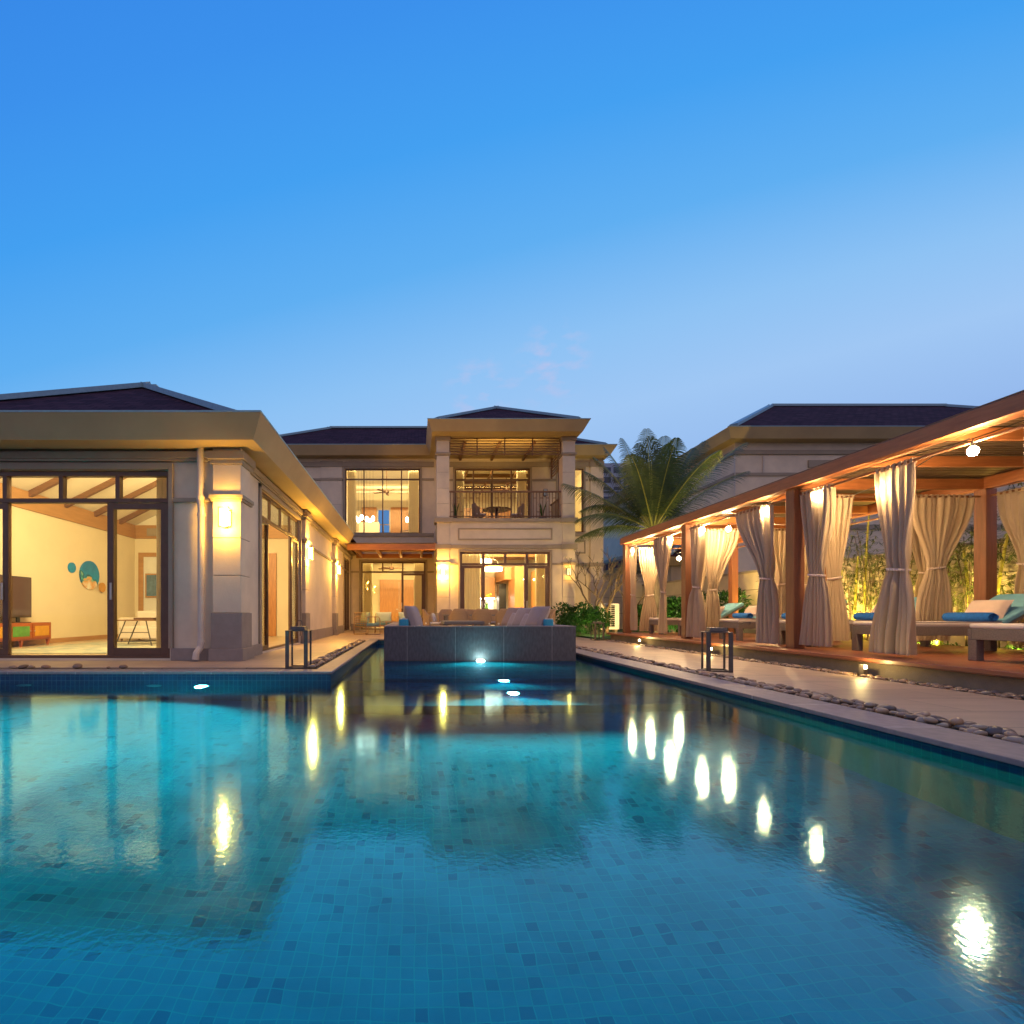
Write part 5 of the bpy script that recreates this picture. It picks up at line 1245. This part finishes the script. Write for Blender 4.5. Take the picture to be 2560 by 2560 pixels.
drape("y",-3.17,-2.75,22.98,4.55,7.5,"pale curtain at the left side of the gridded upstairs window",2); drape("y",-.30,.18,22.98,4.55,7.5,"pale curtain at the right side of the gridded upstairs window",3)
drape("y",-2.42,-2.0,22.98,.05,3.2,"golden curtain at the left of the lounge door under the canopy",4); drape("y",-.05,.42,22.98,.05,3.2,"golden curtain at the right of the lounge door under the canopy",5)
drape("y",1.95,2.32,22.98,4.62,7.5,"pale curtain left of the balcony door",6); drape("y",4.8,5.26,22.98,4.62,7.5,"pale curtain right of the balcony door",7)
drape("y",1.95,2.72,20.2,.05,3.3,"white curtain left of the kitchen doors",8,12); drape("y",5.0,5.4,20.2,.05,3.3,"white curtain right of the kitchen doors",9)
drape("x",9.35,9.75,-3.35,.05,3.2,"thin curtain just inside the canal-side sliding door",10,6)
# lamps and fans inside
def fan(x, y, z, ztop, label):
    t = thing("ceiling_fan", label, "ceiling fan", (x,y,ztop), "dark ceiling fans")
    MB().tube([(x,y,z+.12),(x,y,ztop)],.018,8).build("rod", M["frame"], t); MB().lathe(x,y,[(.03,z-.08),(.12,z-.05),(.13,z+.05),(.04,z+.12)],16).build("motor", M["frame"], t)
    for k in range(5):
        a = k*2*PI/5+.3; c_, s_ = math.cos(a), math.sin(a)
        MB().quad(*[(x+c_*r_-s_*q, y+s_*r_+c_*q, z+q*.25) for r_, q in ((.12,-.05),(.72,-.075),(.72,.075),(.12,.05))]).build("blade", M["brownwood"], t, solid=.012)
fan(-1.45,25.2,7.05,8.62,"dark ceiling fan behind the gridded upstairs window")
fan(4.69,25.0,7.12,7.88,"dark ceiling fan in the room behind the balcony")
fan(-1.2,25.2,3.1,3.9,"dark ceiling fan in the ground-floor lounge")
def ringlamp(x, y, z, r_, ztop, label):
    t = thing("pendant_lamp", label, "pendant lamp", (x,y,ztop), "drum pendants in the kitchen")
    MB().lathe(x,y,[(r_,z),(r_,z+.16)],32).build("drum_shade", M["pend"], t, smooth=False)
    m = MB().lathe(x,y,[(r_+.012,z+.161),(r_+.012,z+.21)],32).build("timber_rim", M["cab"], t)
    MB().tube([(x,y,z+.2),(x,y,ztop)],.012,6).build("rod", M["frame"], t)
    for k in range(3): a = k*2.1; MB().tube([(x+math.cos(a)*r_*.95,y+math.sin(a)*r_*.95,z+.2),(x,y,z+.6)],.005,5).build("wire", M["metal_l"], t)
ringlamp(3.2,23.0,3.15,.42,3.84,"uppermost drum pendant, partly behind the kitchen transom"); ringlamp(3.5,21.9,2.68,.42,3.84,"large round drum pendant in the kitchen doorway"); ringlamp(2.7,24.0,2.35,.42,3.84,"smaller-looking drum pendant deeper in the kitchen")
def cluster(x, y, z, ztop, label):
    t = thing("glass_pendant", label, "pendant lamp", (x,y,ztop), "glass pendant clusters upstairs")
    for k, (dx, dz) in enumerate(((-.17,0),(0,-.12),(.17,.03))):
        MB().lathe(x+dx,y,[(.05,z+dz-.12),(.085,z+dz-.05),(.085,z+dz+.1),(.03,z+dz+.16)],14).build("glass_shade", M["gp"], t); MB().tube([(x+dx,y,z+dz+.16),(x+dx,y,ztop)],.006,5).build("wire", M["metal"], t)
M["gp"] = emat("glass_pendant_glow",(1,.88,.68),14)
cluster(-3.0,26.0,5.85,8.62,"cluster of glowing glass pendants at the left of the gridded window"); cluster(-2.42,26.3,5.85,8.62,"second glowing pendant cluster, nearer the window's middle"); cluster(-.25,26.5,5.85,8.62,"glowing pendant seen at the right of the gridded window")
def dl(x, y, z, label):
    t = thing("downlight", label, "downlight", (x,y,z), "recessed ceiling downlights"); MB().lathe(x,y,[(.07,z-.02),(.075,z)],16).build("rim", M["white"], t); MB().lathe(x,y,[(.055,z-.028),(.055,z-.021)],16).build("lens", M["dl"], t)
M["dl"] = emat("bright_downlight",(1,.88,.66),22)
dl(-5.85,10.6,4.55,"small bright downlight in the sloping ceiling of the left wing")
dl(2.45,23.3,7.69,"bright downlight at the left of the balcony room"); 
for x, y, z, lb in ((5.05,22.5,2.35,"left of three bright spots reflected in the kitchen's right leaf"),(5.3,23.3,2.5,"middle of three bright spots in the kitchen's right leaf"),(5.55,22.7,2.35,"right of three bright spots in the kitchen's right leaf")):
    t = thing("reflected_spot", lb, "reflected spot", (x,y,3.84), "reflected spots in the kitchen leaf"); MB().tube([(x,y,z+.06),(x,y,3.84)],.008,6).build("rod", M["metal"], t); MB().lathe(x,y,[(.01,z-.05),(.05,z),(.01,z+.05)],14).build("lens", M["dl"], t, smooth=True)  # hung glowing balls stand in for reflections in the glass leaf
t = thing("dresser", "pale dresser under the glass pendants upstairs", "dresser", (-2.3,25.5,4.47))
MB().box(-2.9,-1.85,25.2,25.8,4.48,5.5).build("body", M["ceil"], t, bevel=.01)
t = thing("lounge_chair", "dark bentwood chair behind the gridded window at its right", "chair", (-.4,24.2,4.47))
MB().tube([(-.75,24.2,4.48),(-.7,24.2,4.85),(-.3,24.2,4.9),(-.05,24.2,5.05),(0,24.2,4.48)],.025,8).tube([(-.75,24.6,4.48),(-.7,24.6,4.85),(-.3,24.6,4.9),(-.05,24.6,5.05),(0,24.6,4.48)],.025,8).build("frame", M["frame"], t)
MB().box(-.68,-.15,24.22,24.58,4.7,4.8).build("seat", M["cream"], t, bevel=.02)
# vase of yellow flowers on the kitchen island
t = thing("kitchen_island", "white-topped kitchen island just inside the open doors", "island", (3.2,21.6,0))
MB().box(2.4,4.0,21.3,22.0,.03,.86).build("body", M["white"], t, bevel=.006); MB().box(2.35,4.05,21.25,22.05,.862,.90).build("worktop", M["white"], t, bevel=.006)
t = thing("flower_vase", "green glass vase of yellow flowers on the kitchen island", "vase", (3.15,21.4,.9))
MB().lathe(3.15,21.4,[(.05,.90),(.08,1.0),(.06,1.15),(.07,1.22)],16).build("vase", M["green"], t)
m = MB(); r = random.Random(9)
M["yellow"] = pmat("yellow_flower",(.75,.5,.04),.6,.3,20)
for k in range(70):
    d = Vector((r.uniform(-.22,.22),r.uniform(-.1,.1),r.uniform(.05,.45))); p = Vector((3.15,21.4,1.2))+d; q = .035
    o_ = Vector((r.uniform(-1,1),r.uniform(-1,1),r.uniform(-1,1))).normalized()*q; s_ = o_.orthogonal().normalized()*q
    m.quad(tuple(p-o_),tuple(p+s_),tuple(p+o_),tuple(p-s_))
m.build("flowers", M["yellow"], t)
m = MB()
for k in range(9): m.tube([(3.15,21.4,1.1),(3.15+r.uniform(-.2,.2),21.4,1.2+r.uniform(.15,.4))],.006,5)
m.build("stems", M["leaf"], t)
# right corner upstairs room picture
t = thing("corner_lamp", "small glowing table lamp behind the narrow right upstairs window", "lamp", (7.2,23.6,4.5))
MB().lathe(7.2,23.6,[(.03,5.2),(.03,5.9)],10).build("stem", M["metal"], t); MB().lathe(7.2,23.6,[(.12,5.75),(.10,6.0)],16).build("shade", M["gp"], t)
MB().box(7.0,7.4,23.4,23.8,4.5,5.2).build("stand", M["frame"], t)
# ================================================================== LIGHTS
def spot(name, loc, tgt, e, col, deg, size=.06, blend=.8): return aim(lamp("SPOT",name,loc,e,col,size,spot=math.radians(deg),blend=blend),tgt)
def wash(name, x, y, z, e, w_, tgt, col=(1,.72,.32), h=.12): return aim(lamp("AREA",name,(x,y,z),e,col,w_,sizey=h),tgt)
LW = (1,.72,.32)
wash("living_fill",-6.4,8.42,3.62,680,3.5,(-7.2,12.5,1.6)); lamp("AREA","living_rear_fill",(-5.4,12.9,3.3),150,LW,1.2)  # added room fill, kept out of view above the door head
bpy.data.objects["living_rear_fill"].rotation_euler = (PI,0,0)  # added fill faces up, brightens the room off the ceiling
wash("upstairs_fill",-1.3,22.95,7.80,420,3,(-1.3,27,6.2)); wash("bedroom_fill",3.7,22.95,7.80,380,3,(3.7,27,6.2)); wash("corner_fill",7.3,22.95,7.80,120,1,(7.3,25,6.4))  # added upstairs fills, no fixtures, out of view above the window heads
wash("lounge_fill",-1.0,22.95,3.80,600,3,(-1.0,26.5,1.6),(1,.70,.28)); wash("kitchen_fill",3.6,20.2,3.72,600,3,(3.6,24,1.5))  # added ground-floor fills, no fixtures, out of view over the door heads
wash("balcony_fill",3.7,20.15,7.3,30,3,(3.7,21.2,8.5),(1,.60,.16),.06); wash("canopy_fill",-1.0,22.45,3.24,9,2.6,(-1.0,21.0,3.9),(1,.56,.12),.05)  # added unseen fills behind louvre and door head, brighten balcony ceiling and canopy
TEAL = (.12,1,.42)
spot("pool_beam",(-2.82,6.40,-.36),(-4.4,0,-.75),2500,TEAL,170,.06,1)
spot("pool_beam",(1.29,6.35,-.78),(.4,0,-1.05),1700,TEAL,150,.06,1)
spot("pool_beam",(1.29,7.0,-.42),(1.29,6,-.6),60,TEAL,150)
spot("spout_glow",(1.29,9.40,-.145),(1.29,9.62,.05),6,(.45,1,.85),160,.01)
spot("shelf_beam",(1.29,9.5,-.185),(1.29,8.0,-.27),900,(.3,1,.42),165,.015)
for y in (8.4,9.8,11.2,12.8,14.6): spot("garden_uplight",(10.3,y,.05),(11.05,y+.2,2.7),650,(1,.70,.16),125,.04)
spot("hedge_uplight",(8.2,15.9,.1),(8.8,17.4,.9),200,(1,.85,.4),140,.05)
spot("palm_uplight",(8.2,16.3,.2),(8.5,17.6,4.5),220,(1,.8,.35),80,.05)
spot("tree_uplight",(7.6,18.6,.1),(7.8,21.5,2.2),420,(1,.66,.22),130,.05)
spot("shrub_uplight",(6.6,16.9,.1),(6.0,18.2,.8),110,(1,.9,.45),140,.05)
